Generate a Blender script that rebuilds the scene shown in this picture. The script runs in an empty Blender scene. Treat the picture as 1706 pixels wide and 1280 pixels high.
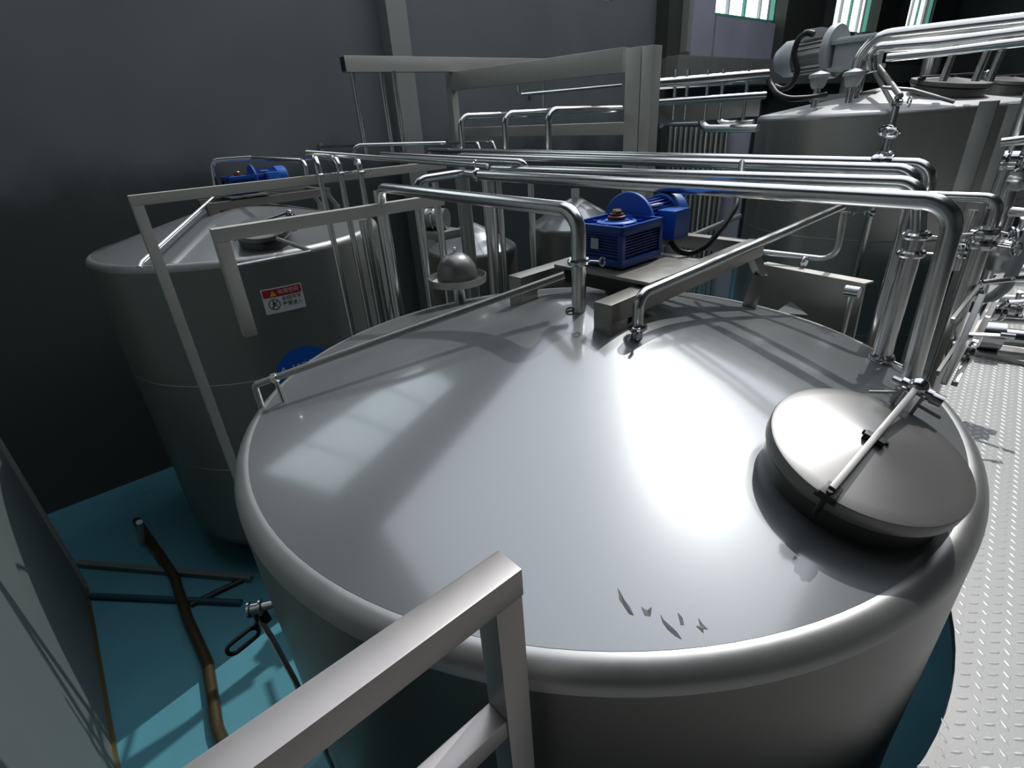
import bpy, bmesh, math, random
from mathutils import Vector, Matrix
random.seed(4)
sc = bpy.context.scene
C = sc.collection
PI = math.pi
ZF = 3.9                       # camera height above the turquoise floor; heights below are given relative to the camera

# ------------------------------------------------------------------ camera
F = 860.71
RX = Vector((0.66272, 0.0, 0.0))
def nv(*a): return Vector(a).normalized()
Vz = -nv(970-853, 2350-640, F)          # world up in camera axes (x right, y down, z forward)
Vy = nv(1975-853, 130-640, F)
Vy = (Vy - Vz*Vy.dot(Vz)).normalized()
Vx = Vy.cross(Vz)
def to_world(c): return Vector((Vx.dot(c), Vy.dot(c), Vz.dot(c)))
right = to_world(Vector((1,0,0))); down = to_world(Vector((0,1,0))); fwd = to_world(Vector((0,0,1)))
cam_d = bpy.data.cameras.new('camera'); cam = bpy.data.objects.new('camera', cam_d); C.objects.link(cam)
M = Matrix.Identity(4)
for i in range(3):
    M[i][0] = right[i]; M[i][1] = -down[i]; M[i][2] = -fwd[i]
M[2][3] = ZF
cam.matrix_world = M
cam_d.sensor_width = 36; cam_d.lens = F/1706*36; cam_d.clip_start = 0.02; cam_d.clip_end = 300
sc.camera = cam

# ------------------------------------------------------------------ light
sc.view_settings.view_transform = 'Standard'; sc.view_settings.look = 'None'
sc.view_settings.gamma = 1; sc.view_settings.use_curve_mapping = False
sc.view_settings.exposure = 0.35
sc.cycles.max_bounces = 8; sc.cycles.diffuse_bounces = 4; sc.cycles.glossy_bounces = 5
sc.cycles.use_denoising = True; sc.cycles.sample_clamp_indirect = 6.0; sc.cycles.caustics_reflective = False
w = bpy.data.worlds.new('sky'); sc.world = w; w.use_nodes = True
SUN = Vector((0.13, -0.76, -1.0)).normalized()
_t = w.node_tree; _bg = _t.nodes['Background']; _sky = _t.nodes.new('ShaderNodeTexSky'); _sky.sky_type = 'NISHITA'; _sky.sun_disc = False
_sky.sun_elevation = math.asin(-SUN.z); _sky.sun_rotation = math.atan2(-SUN.x, -SUN.y); _sky.altitude = 50; _sky.dust_density = 0.3; _sky.air_density = 1.2
_hs = _t.nodes.new('ShaderNodeHueSaturation'); _hs.inputs['Saturation'].default_value = 0.25
_t.links.new(_sky.outputs[0], _hs.inputs['Color']); _t.links.new(_hs.outputs[0], _bg.inputs[0]); _bg.inputs[1].default_value = 0.30
sun_d = bpy.data.lights.new('sun', 'SUN'); sun = bpy.data.objects.new('sun', sun_d); C.objects.link(sun)
sun.rotation_euler = SUN.to_track_quat('-Z', 'Y').to_euler(); sun.location = (0, 6, 14)
sun_d.energy = 1.65; sun_d.angle = math.radians(0.6); sun_d.color = (1.0, 0.985, 0.96)

# ------------------------------------------------------------------ pixel helpers (used only to measure real positions)
def ray(px, py): return to_world(Vector((px-853, py-640, F)))
def W(px, py, x=None, y=None, z=None):
    r = ray(px, py)
    k = x/r.x if x is not None else y/r.y if y is not None else z/r.z
    return r*k
def proj(p):
    c = right*0
    c = Vector((right.dot(p), down.dot(p), fwd.dot(p)))
    return (853+F*c.x/c.z, 640+F*c.y/c.z)
def VZ(x, y, py):              # height on the vertical through (x, y) seen at row py
    lo, hi = -6.0, 2.0
    for _ in range(40):
        m = (lo+hi)/2
        if proj(Vector((x, y, m)))[1] > py: lo = m
        else: hi = m
    return lo
def hitcyl(px, py, cx, cy, R):
    r = ray(px, py); a = r.x**2+r.y**2; b = -2*(r.x*cx+r.y*cy); c = cx*cx+cy*cy-R*R
    d = b*b-4*a*c
    k = (-b-math.sqrt(max(d, 0)))/(2*a)
    return r*k

# ------------------------------------------------------------------ materials
def mat(name, col, metal=0.0, rough=0.5, noise=0.0, nscale=8.0, rvar=0.0, bump=0.0, bscale=60.0, stretch=(1,1,1), aniso=0.0):
    m = bpy.data.materials.new(name); m.use_nodes = True
    nt = m.node_tree; b = nt.nodes['Principled BSDF']
    b.inputs['Metallic'].default_value = metal; b.inputs['Roughness'].default_value = rough
    b.inputs['Base Color'].default_value = (*col, 1)
    if aniso:
        b.inputs["Anisotropic"].default_value = aniso
    tc = nt.nodes.new('ShaderNodeTexCoord'); mp = nt.nodes.new('ShaderNodeMapping')
    mp.inputs['Scale'].default_value = stretch
    nt.links.new(tc.outputs['Object'], mp.inputs[0])
    if noise or rvar:
        n = nt.nodes.new('ShaderNodeTexNoise'); n.inputs['Scale'].default_value = nscale; n.inputs['Detail'].default_value = 5
        nt.links.new(mp.outputs[0], n.inputs['Vector'])
        if noise:
            mx = nt.nodes.new('ShaderNodeMix'); mx.data_type = 'RGBA'
            mx.inputs['A'].default_value = (*[c*(1-noise) for c in col], 1)
            mx.inputs['B'].default_value = (*[min(1, c*(1+noise)) for c in col], 1)
            nt.links.new(n.outputs['Fac'], mx.inputs['Factor']); nt.links.new(mx.outputs['Result'], b.inputs['Base Color'])
        if rvar:
            mr = nt.nodes.new('ShaderNodeMapRange'); mr.inputs['To Min'].default_value = max(0.02, rough-rvar); mr.inputs['To Max'].default_value = rough+rvar
            nt.links.new(n.outputs['Fac'], mr.inputs['Value']); nt.links.new(mr.outputs['Result'], b.inputs['Roughness'])
    if bump:
        n2 = nt.nodes.new('ShaderNodeTexNoise'); n2.inputs['Scale'].default_value = bscale; n2.inputs['Detail'].default_value = 4
        nt.links.new(mp.outputs[0], n2.inputs['Vector'])
        bp = nt.nodes.new('ShaderNodeBump'); bp.inputs['Strength'].default_value = bump; bp.inputs['Distance'].default_value = 0.01
        nt.links.new(n2.outputs['Fac'], bp.inputs['Height']); nt.links.new(bp.outputs[0], b.inputs['Normal'])
    return m
CONE = mat('satin_steel_cone', (0.255, 0.268, 0.27), 0.45, 0.30, 0.03, 3, 0.02)
CONE2 = mat('sunlit_satin_cone', (0.75, 0.75, 0.74), 0.4, 0.34, 0.04, 3, 0.03)  # cone steel lightened to carry the sun on the tall tanks
def two_lobe(m, r2, fac):
    nt = m.node_tree; b = nt.nodes['Principled BSDF']; out = nt.nodes['Material Output']
    g = nt.nodes.new('ShaderNodeBsdfAnisotropic'); g.distribution = 'MULTI_GGX'; g.inputs['Roughness'].default_value = r2
    g.inputs['Color'].default_value = (0.62, 0.63, 0.64, 1)
    mx = nt.nodes.new('ShaderNodeMixShader'); mx.inputs[0].default_value = fac
    nt.links.new(b.outputs[0], mx.inputs[1]); nt.links.new(g.outputs[0], mx.inputs[2]); nt.links.new(mx.outputs[0], out.inputs[0])
two_lobe(CONE, .11, .20)
KNUCKLE = mat('brushed_steel_band', (0.38, 0.38, 0.37), 0.8, 0.42, 0.12, 9, 0.05)
SHELL = mat('steel_shell', (0.16, 0.162, 0.145), 0.7, 0.34, 0.05, 4, 0.04, stretch=(3, 3, .4))
LIDM = mat('brushed_steel_lid', (0.25, 0.245, 0.235), 0.55, 0.32, 0.04, 14, 0.02)
def radial_brush(m, a):
    nt = m.node_tree; t = nt.nodes.new('ShaderNodeTangent'); t.direction_type = 'RADIAL'; t.axis = 'Z'
    b = nt.nodes['Principled BSDF']; nt.links.new(t.outputs[0], b.inputs['Tangent']); b.inputs['Anisotropic'].default_value = a
radial_brush(LIDM, .4)
SHELL1 = mat('matt_steel_shell', (0.21, 0.22, 0.205), 0.4, 0.40, 0.06, 3, 0.04, stretch=(3, 3, .3))
SHELL2 = mat('lit_steel_shell', (0.52, 0.51, 0.48), 0.85, 0.34, 0.06, 3, 0.04, stretch=(3, 3, .3))  # lighter copy of the shell steel, for tanks standing in light
PIPE = mat('polished_steel_pipe', (0.74, 0.74, 0.72), 1.0, 0.22, 0.04, 12, 0.04)
CHROME = mat('polished_steel_fitting', (0.68, 0.68, 0.68), 1.0, 0.16)
BEAM = mat('brushed_steel_beam', (0.64, 0.62, 0.56), 0.5, 0.42, 0.08, 10, 0.05, bump=0.05, bscale=90, stretch=(1, .1, 1))
MOUNT = mat('dull_steel_mount', (0.34, 0.33, 0.30), 0.8, 0.36, 0.1, 18, 0.05)
RAILM = mat('brushed_steel_rail', (0.38, 0.355, 0.34), 0.8, 0.36, 0.10, 20, 0.05)
PLATE = mat('tread_plate_steel', (0.30, 0.305, 0.30), 0.35, 0.52, 0.10, 5, 0.06, bump=0.05, bscale=180)
BARM = mat('highlit_tread_bar', (0.62, 0.62, 0.61), 0.35, 0.42)  # bars lightened to carry the highlights on their lit sides
FRAMEM = mat('dull_steel_frame', (0.42, 0.42, 0.40), 0.8, 0.38, 0.1, 20, 0.06)
BLUE = mat('blue_paint', (0.012, 0.075, 0.38), 0.0, 0.34, 0.12, 18, 0.06)
BLUEL = mat('blue_paint_motor', (0.03, 0.15, 0.55), 0.0, 0.36, 0.08, 12)
GREY_M = mat('pale_grey_paint', (0.50, 0.54, 0.54), 0.1, 0.4, 0.08, 14)
BLACK = mat('black_rubber', (0.012, 0.012, 0.012), 0.0, 0.45)
DARK = mat('dark_metal', (0.05, 0.05, 0.05), 0.6, 0.4)
REDB = mat('dark_red_seal', (0.14, 0.02, 0.02), 0.0, 0.5)
BRASS = mat('dull_brass', (0.35, 0.27, 0.12), 0.9, 0.3)
RUST = mat('rusty_brown_pipe', (0.09, 0.07, 0.035), 0.6, 0.35, 0.3, 15)
SHADEM = mat('dark_teal_shadow', (0.02, 0.06, 0.085), 0.0, 0.5)  # dark colour of the shadow bar on the floor
LABELM = mat('nameplate_grey', (0.55, 0.58, 0.6), 0.4, 0.4)
FLOORM = mat('turquoise_epoxy', (0.085, 0.265, 0.325), 0.0, 0.30, 0.22, 1.3, 0.06, bump=0.03, bscale=30)
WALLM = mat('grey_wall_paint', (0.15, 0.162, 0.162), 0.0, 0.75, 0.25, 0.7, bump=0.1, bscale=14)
NEARW = mat('pale_green_grey_wall', (0.125, 0.155, 0.15), 0.0, 0.6, 0.06, 2)
COLM = mat('pale_column_paint', (0.30, 0.30, 0.27), 0.0, 0.6, 0.08, 3)
COLD = mat('dark_column_paint', (0.05, 0.055, 0.045), 0.0, 0.6, 0.1, 3)
def darker_below(m, z, low):
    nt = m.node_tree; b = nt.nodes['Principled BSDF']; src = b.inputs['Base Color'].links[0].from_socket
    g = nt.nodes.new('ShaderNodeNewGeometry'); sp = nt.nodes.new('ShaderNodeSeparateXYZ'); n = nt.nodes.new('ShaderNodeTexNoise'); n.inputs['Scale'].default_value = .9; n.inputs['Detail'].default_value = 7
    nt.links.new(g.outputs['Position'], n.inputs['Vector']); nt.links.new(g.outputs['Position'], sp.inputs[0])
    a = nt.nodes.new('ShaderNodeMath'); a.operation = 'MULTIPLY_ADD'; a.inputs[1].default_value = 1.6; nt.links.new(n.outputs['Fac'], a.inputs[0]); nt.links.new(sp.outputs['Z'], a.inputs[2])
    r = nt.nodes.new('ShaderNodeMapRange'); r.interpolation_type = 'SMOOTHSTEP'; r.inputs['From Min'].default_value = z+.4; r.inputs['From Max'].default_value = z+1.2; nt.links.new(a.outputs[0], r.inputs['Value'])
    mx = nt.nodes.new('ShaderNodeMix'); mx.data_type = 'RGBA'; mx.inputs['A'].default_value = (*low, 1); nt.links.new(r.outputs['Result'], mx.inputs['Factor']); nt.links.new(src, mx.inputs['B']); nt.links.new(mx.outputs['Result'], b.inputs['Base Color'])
darker_below(WALLM, 3.6, (0.05, 0.057, 0.054))  # wall base colour is darker below this height, with a noisy edge
LEDGE = mat('olive_grey_concrete', (0.22, 0.22, 0.19), 0.0, 0.7, 0.2, 4, bump=0.1)
CEIL = mat('ceiling_panel', (0.20, 0.21, 0.21), 0.0, 0.8, 0.05, 1)
LILAC = mat('lilac_panel_and_lit_wall', (0.50, 0.50, 0.58), 0.1, 0.45, 0.25, 1.2)  # lilac of panels, also daylight painted on the wall below a window
GREENF = mat('green_window_frame', (0.12, 0.50, 0.38), 0.1, 0.4)
WHITE = mat('white_print', (0.80, 0.80, 0.78), 0.0, 0.5)
RED = mat('red_print', (0.50, 0.02, 0.03), 0.0, 0.5)
INK = mat('black_print', (0.02, 0.02, 0.02), 0.0, 0.6)
YEL = mat('yellow_print', (0.75, 0.55, 0.05), 0.0, 0.6)
SIGNB = mat('blue_sticker', (0.01, 0.13, 0.62), 0.0, 0.4)
CURT = mat('window_blind_slat', (0.85, 0.88, 0.86), 0.0, 0.6)
SMUDGE = mat('grey_smudge', (0.09, 0.095, 0.09), 0.3, 0.5, 0.3, 60)
GLASS = bpy.data.materials.new('window_glass'); GLASS.use_nodes = True
_b = GLASS.node_tree.nodes['Principled BSDF']; _b.inputs['Transmission Weight'].default_value = 1; _b.inputs['Roughness'].default_value = 0.0
_b.inputs['IOR'].default_value = 1.01; _b.inputs['Base Color'].default_value = (0.93, 1, 0.97, 1)

# ------------------------------------------------------------------ mesh helpers
def smooth(bm, ang=35):
    for f in bm.faces: f.smooth = True
    for e in bm.edges:
        if len(e.link_faces) == 2 and e.calc_face_angle(0) > math.radians(ang): e.smooth = False
def link(name, bm, m, parent=None, off=None, sm=True):
    if off is not None: bmesh.ops.translate(bm, verts=bm.verts, vec=-Vector(off))
    bmesh.ops.recalc_face_normals(bm, faces=bm.faces)
    if sm: smooth(bm)
    me = bpy.data.meshes.new(name); bm.to_mesh(me); bm.free(); me.materials.append(m)
    o = bpy.data.objects.new(name, me); C.objects.link(o)
    if parent: o.parent = parent
    return o
def thing(name, label, cat, loc=(0,0,0), group=None, rz=0):
    o = bpy.data.objects.new(name, None); C.objects.link(o); o.location = loc; o.rotation_euler = (0, 0, rz)
    o['label'] = label; o['category'] = cat; o.empty_display_size = 0.1
    if group: o['group'] = group
    return o
def tag(o, label, cat, group=None):
    o['label'] = label; o['category'] = cat
    if group: o['group'] = group
    return o
def base(o, loc):              # move the origin of a top-level mesh to its base
    v = Vector(loc); o.data.transform(Matrix.Translation(-v)); o.location = v; return o
def box(bm, a, b, bev=0.0):
    a = Vector(a); b = Vector(b); c = (a+b)/2; s = b-a
    r = bmesh.ops.create_cube(bm, size=1, matrix=Matrix.Translation(c) @ Matrix.Diagonal((abs(s.x), abs(s.y), abs(s.z), 1)))
    if bev:
        es = list({e for v in r['verts'] for e in v.link_edges})
        bmesh.ops.bevel(bm, geom=es, offset=bev, segments=2, affect='EDGES', profile=.7)
def frame_of(d):
    d = Vector(d).normalized(); up = Vector((0,0,1)) if abs(d.z) < .95 else Vector((1,0,0))
    u = d.cross(up).normalized(); v = u.cross(d); return u, v, d
def obox(bm, p, q, wd, ht, bev=0.0, up=None):      # rectangular bar from p to q
    p = Vector(p); q = Vector(q); d = (q-p); L = d.length; d.normalize()
    if up is not None: v = (Vector(up)-d*Vector(up).dot(d)).normalized(); u = d.cross(v)
    else: u, v, _ = frame_of(d)
    m = Matrix((( u.x*wd, v.x*ht, d.x*L, (p.x+q.x)/2), (u.y*wd, v.y*ht, d.y*L, (p.y+q.y)/2), (u.z*wd, v.z*ht, d.z*L, (p.z+q.z)/2), (0,0,0,1)))
    r = bmesh.ops.create_cube(bm, size=1, matrix=m)
    if bev:
        es = list({e for vv in r['verts'] for e in vv.link_edges}); bmesh.ops.bevel(bm, geom=es, offset=bev, segments=2, affect='EDGES', profile=.7)
def cyl(bm, p, q, r, r2=None, n=20):
    p = Vector(p); q = Vector(q); r2 = r if r2 is None else r2; u, v, d = frame_of(q-p)
    A = [bm.verts.new(p+(u*math.cos(t)+v*math.sin(t))*r) for t in [2*PI*i/n for i in range(n)]]
    B = [bm.verts.new(q+(u*math.cos(t)+v*math.sin(t))*r2) for t in [2*PI*i/n for i in range(n)]]
    for i in range(n): bm.faces.new((A[i], A[(i+1)%n], B[(i+1)%n], B[i]))
    bm.faces.new(A[::-1]); bm.faces.new(B)
def lathe(bm, prof, org=(0,0,0), axis=(0,0,1), n=64, caps=True):
    org = Vector(org); u, v, d = frame_of(axis)
    if abs(d.z) > .999: u, v = Vector((1,0,0)), Vector((0,1,0))
    rings = []
    for r, h in prof:
        if r < 1e-6: rings.append([bm.verts.new(org+d*h)])
        else: rings.append([bm.verts.new(org+d*h+(u*math.cos(2*PI*i/n)+v*math.sin(2*PI*i/n))*r) for i in range(n)])
    for a, b in zip(rings, rings[1:]):
        for i in range(n):
            j = (i+1) % n
            if len(a) == 1 and len(b) == 1: continue
            if len(a) == 1: bm.faces.new((a[0], b[i], b[j]))
            elif len(b) == 1: bm.faces.new((a[i], a[j], b[0]))
            else: bm.faces.new((a[i], a[j], b[j], b[i]))
    if caps:
        if len(rings[0]) > 1: bm.faces.new(rings[0][::-1])
        if len(rings[-1]) > 1: bm.faces.new(rings[-1])
def fillet(pts, rad, seg=8):
    pts = [Vector(p) for p in pts]; out = [pts[0]]
    for a, b, c in zip(pts, pts[1:], pts[2:]):
        d1 = (a-b); d2 = (c-b); l1, l2 = d1.length, d2.length; d1.normalize(); d2.normalize()
        ang = math.acos(max(-1, min(1, d1.dot(d2))))
        if ang > PI-.05: out.append(b); continue
        t = min(rad/math.tan(ang/2), l1*.48, l2*.48); r = t*math.tan(ang/2)
        bis = (d1+d2).normalized(); cen = b+bis*(r/math.sin(ang/2)); p0 = b+d1*t; p1 = b+d2*t
        v0 = p0-cen; v1 = p1-cen; th = v0.angle(v1)
        for i in range(seg+1):
            k = i/seg
            out.append(cen+(v0*math.sin((1-k)*th)+v1*math.sin(k*th))/math.sin(th))
    out.append(pts[-1]); return out
def tube(bm, pts, r, n=14):
    pts = [Vector(p) for p in pts]
    pts = [p for i, p in enumerate(pts) if i == 0 or (p-pts[i-1]).length > 1e-5]
    t = (pts[1]-pts[0]).normalized(); u, v, _ = frame_of(t); rings = []
    for i, p in enumerate(pts):
        d = (pts[min(i+1, len(pts)-1)]-pts[max(i-1, 0)]).normalized()
        u = (u-d*u.dot(d)).normalized(); v = d.cross(u)
        rings.append([bm.verts.new(p+(u*math.cos(2*PI*k/n)+v*math.sin(2*PI*k/n))*r) for k in range(n)])
    for a, b in zip(rings, rings[1:]):
        for k in range(n): bm.faces.new((a[k], a[(k+1)%n], b[(k+1)%n], b[k]))
    bm.faces.new(rings[0][::-1]); bm.faces.new(rings[-1])
def clamp(parent, p, axis, r, off, side=(0,-1,0), sc_=1.0):
    """two-piece tri-clamp: ring with a wing nut on one side"""
    p = Vector(p); u, v, d = frame_of(axis)
    bm = bmesh.new(); h = .011*sc_
    lathe(bm, [(r*.98, -h), (r+.008, -h), (r+.013, -h*.4), (r+.013, h*.4), (r+.008, h), (r*.98, h)], p, d, 20)
    s = Vector(side); s = (s-d*s.dot(d)).normalized(); k = d.cross(s)
    cyl(bm, p+s*(r+.005)-k*.012, p+s*(r+.005)+k*.012, .009*sc_, n=10)
    o = link('clamp', bm, CHROME, parent, off)
    bm = bmesh.new()
    c = p+s*(r+.022*sc_)
    cyl(bm, p+s*(r+.002)+k*.01, c+s*.02*sc_+k*.01, .004, n=8)
    e = c+s*.03*sc_+k*.01
    loop = [e+(d*math.cos(t)*.014+s*math.sin(t)*.009)*sc_ for t in [2*PI*i/12 for i in range(13)]]
    tube(bm, loop, .0032*sc_, 6)
    link('wing_nut', bm, CHROME, o, off)
    return o
def pipe(label, pts, r, bend=None, m=None, name='steel_pipe', cat='pipe', clamps=(), group=None, n=14, off=None):
    bm = bmesh.new(); f = fillet(pts, bend if bend else r*3.2)
    tube(bm, f, r, n)
    org = Vector(pts[-1]) if off is None else Vector(off)
    o = link(name, bm, m or PIPE, None, org); o.location = org
    tag(o, label, cat, group)
    for c in clamps: clamp(o, c[0], c[1], r, org, *c[2:])
    return o
def copy_tree(o, parent=None):
    c = o.copy(); C.objects.link(c); c.parent = parent
    for ch in list(o.children): copy_tree(ch, c)
    return c
def struct(name, bm, m, parent=None, sm=False):
    o = link(name, bm, m, parent, sm=sm)
    if not parent: o['kind'] = 'structure'
    return o

# ================================================================== SETTING
FZ = -3.9; XW = -7.6; PZ = -1.5
bm = bmesh.new(); box(bm, (-8.2, -6.2, FZ-.2), (9.2, 34.2, FZ)); struct('floor', bm, FLOORM)
TOP = 6.0
# window wall (left): piers and panels around five windows
WIN = []
y0 = -0.55
pitch = 6.85; ww = 3.15; SILL = 1.95; HEAD = 4.7
ks = [(-.55+pitch*k, -.55+pitch*k+ww) for k in range(0, 5)]
bm = bmesh.new()
box(bm, (XW-.3, -6.2, FZ), (XW, 34.2, SILL)); box(bm, (XW-.3, -6.2, HEAD), (XW, 34.2, TOP))
last = -6.2
for a, b in ks: box(bm, (XW-.3, last, SILL), (XW, a, HEAD)); last = b
box(bm, (XW-.3, last, SILL), (XW, 34.2, HEAD))
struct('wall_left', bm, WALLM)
for n_, (a, b) in enumerate(ks, 1):
    bm = bmesh.new(); t = .07
    x0, x1 = XW-.2, XW-.08
    box(bm, (x0, a, SILL), (x1, b, SILL+t)); box(bm, (x0, a, HEAD-t), (x1, b, HEAD))
    box(bm, (x0, a, SILL+t), (x1, a+t, HEAD-t)); box(bm, (x0, b-t, SILL+t), (x1, b, HEAD-t))
    win = struct('window_%d' % n_, bm, GREENF)
    for q in (1, 2, 3):
        bm = bmesh.new(); yy = a+(b-a)*q/4; box(bm, (x0+.02, yy-.03, SILL+t), (x1-.02, yy+.03, HEAD-t)); link('mullion', bm, CURT if q != 2 else GREENF, win, sm=False)
    for q in range(4):
        bm = bmesh.new(); box(bm, (XW-.15, a+(b-a)*q/4+.035, SILL+t), (XW-.145, a+(b-a)*(q+1)/4-.035, HEAD-t)); link('pane', bm, GLASS, win, sm=False)
# other walls
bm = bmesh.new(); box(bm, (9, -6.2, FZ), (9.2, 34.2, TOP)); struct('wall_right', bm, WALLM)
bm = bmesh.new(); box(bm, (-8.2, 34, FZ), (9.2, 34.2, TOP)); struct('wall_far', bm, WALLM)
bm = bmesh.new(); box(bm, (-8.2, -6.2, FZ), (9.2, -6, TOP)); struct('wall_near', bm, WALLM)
bm = bmesh.new(); box(bm, (-5.75, -1.05, FZ), (-1.0, -.92, 1.2)); struct('wall_partition', bm, NEARW)
bm = bmesh.new(); box(bm, (-5.86, -1.07, FZ), (-5.75, -.9, 1.2), .004); struct('trim_1', bm, COLM)
bm = bmesh.new(); box(bm, (-5.75, -.92, FZ), (-1.0, -.895, FZ+.03)); struct('baseboard_near', bm, BRASS)
# unseen roof, its skylight strip added and sized to let the sun in
SX0, SX1, SY0, SY1 = -6.6, 1.6, -.5, 15.0
bm = bmesh.new()
box(bm, (-8.2, -6.2, TOP), (SX0, 34.2, TOP+.2)); box(bm, (SX1, -6.2, TOP), (9.2, 34.2, TOP+.2))
box(bm, (SX0, -6.2, TOP), (SX1, SY0, TOP+.2)); box(bm, (SX0, SY1, TOP), (SX1, 34.2, TOP+.2))
struct('ceiling', bm, CEIL)
# wall columns
def column(n_, ya, yb, x1, m, z0=FZ):
    bm = bmesh.new(); box(bm, (XW, ya, z0), (x1, yb, TOP)); return struct('trim_%d' % n_, bm, m)
column(2, W(650, 60, x=XW+.25).y, W(683, 60, x=XW+.25).y, XW+.25, COLM)
ya = W(1112, 60, x=XW+.3).y; yb = W(1134, 60, x=XW+.3).y
column(3, ya, yb, XW+.3, COLD); column(4, yb+.02, W(1152, 60, x=XW+.45).y, XW+.45, COLM, W(1140, 88, x=XW+.3).z)
column(5, W(1308, 40, x=XW+.3).y, W(1368, 60, x=XW+.3).y, XW+.3, COLD)
column(6, W(1462, 40, x=XW+.3).y, W(1492, 60, x=XW+.3).y, XW+.3, COLD)
zl = W(1150, 92, x=XW+.6).z
bm = bmesh.new(); box(bm, (XW, ya, zl-.55), (XW+.6, 30, zl), .02); struct('trim_7', bm, LEDGE)
bm = bmesh.new(); box(bm, (XW, W(1152, 60, x=XW+.06).y, zl), (XW+.06, W(1188, 60, x=XW+.06).y, TOP)); struct('trim_8', bm, LILAC)
bm = bmesh.new(); box(bm, (XW, W(1192, 60, x=XW+.06).y, zl), (XW+.05, W(1306, 60, x=XW+.06).y, SILL-.02)); struct('trim_9', bm, LILAC)  # wall below the window coloured pale as if lit by daylight

# platform of tread plate around the near tank
CX, CY, RT = -1.2236, 1.3546, 1.2345
def plate_ok(x, y): return x > -.42 and math.hypot(x-CX, y-CY) > 1.315 and math.hypot(x-T3C[0], y-T3C[1]) > 1.4 and math.hypot(x-T4C[0], y-T4C[1]) > 1.4
T3C = (-2.1, 7.3); T4C = (-2.1, 10.1)
bm = bmesh.new()
edge = [Vector((-.42, -2.5, PZ))]
yb0 = CY-math.sqrt(1.31**2-(-.42-CX)**2)
a0 = math.atan2(yb0-CY, -.42-CX); a1 = math.atan2(math.sqrt(1.31**2-(-.60-CX)**2), -.60-CX)
for i in range(33):
    t = a0+(a1-a0)*i/32; edge.append(Vector((CX+1.31*math.cos(t), CY+1.31*math.sin(t), PZ)))
edge += [Vector((-.60, 20, PZ)), Vector((5, 20, PZ)), Vector((5, -2.5, PZ))]
vs = [bm.verts.new(v) for v in edge]; f0 = bm.faces.new(vs)
r = bmesh.ops.extrude_face_region(bm, geom=[f0]); bmesh.ops.translate(bm, verts=[g for g in r['geom'] if isinstance(g, bmesh.types.BMVert)], vec=(0,0,-.03))
plat = link('walkway_platform', bm, PLATE, sm=False)
tag(plat, 'raised walkway of bright tread plate curving around the nearest tank', 'walkway')
bm = bmesh.new()
e1 = Vector((1,1,0)).normalized(); e2 = Vector((1,-1,0)).normalized()
def bar(bm, c, d, L=.032, wd=.0085, h=.0013):
    s = Vector((-d.y, d.x, 0)); z = Vector((0,0,h))
    p = [c-d*L/2, c-d*L*.22+s*wd/2, c+d*L*.22+s*wd/2, c+d*L/2, c+d*L*.22-s*wd/2, c-d*L*.22-s*wd/2]
    V = [bm.verts.new(q) for q in p]; a = bm.verts.new(c-d*L*.25+z); b = bm.verts.new(c+d*L*.25+z)
    for tri in ((V[0],a,V[1]),(V[1],a,b,V[2]),(V[2],b,V[3]),(V[3],b,V[4]),(V[4],b,a,V[5]),(V[5],a,V[0])): bm.faces.new(tri)
o0 = Vector((.092, 1.346, PZ+.0003))
for j in range(-140, 60):
    for i in range(-20, 130):
        c = o0+e1*(.0742*i-.0276*j)+e2*(.0354*j)
        if c.y > 7.5 or c.y < .1 or c.x > .35+.22*c.y: continue
        if plate_ok(c.x, c.y) and c.x > -.57: bar(bm, c, e2)
        c2 = c+e1*.0371
        if plate_ok(c2.x, c2.y) and c2.x > -.57: bar(bm, c2, e1)
tr = link('tread_bar', bm, BARM, plat, sm=False); tr['kind'] = 'stuff'
bm = bmesh.new(); rim_pts = [Vector((CX+1.325*math.cos(a0+(a1-a0)*i/40), CY+1.325*math.sin(a0+(a1-a0)*i/40), PZ-.03)) for i in range(41)]
for a, b in zip(rim_pts, rim_pts[1:]): obox(bm, a, b, .012, .04)
link('edge_skirt', bm, FRAMEM, plat)

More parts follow.
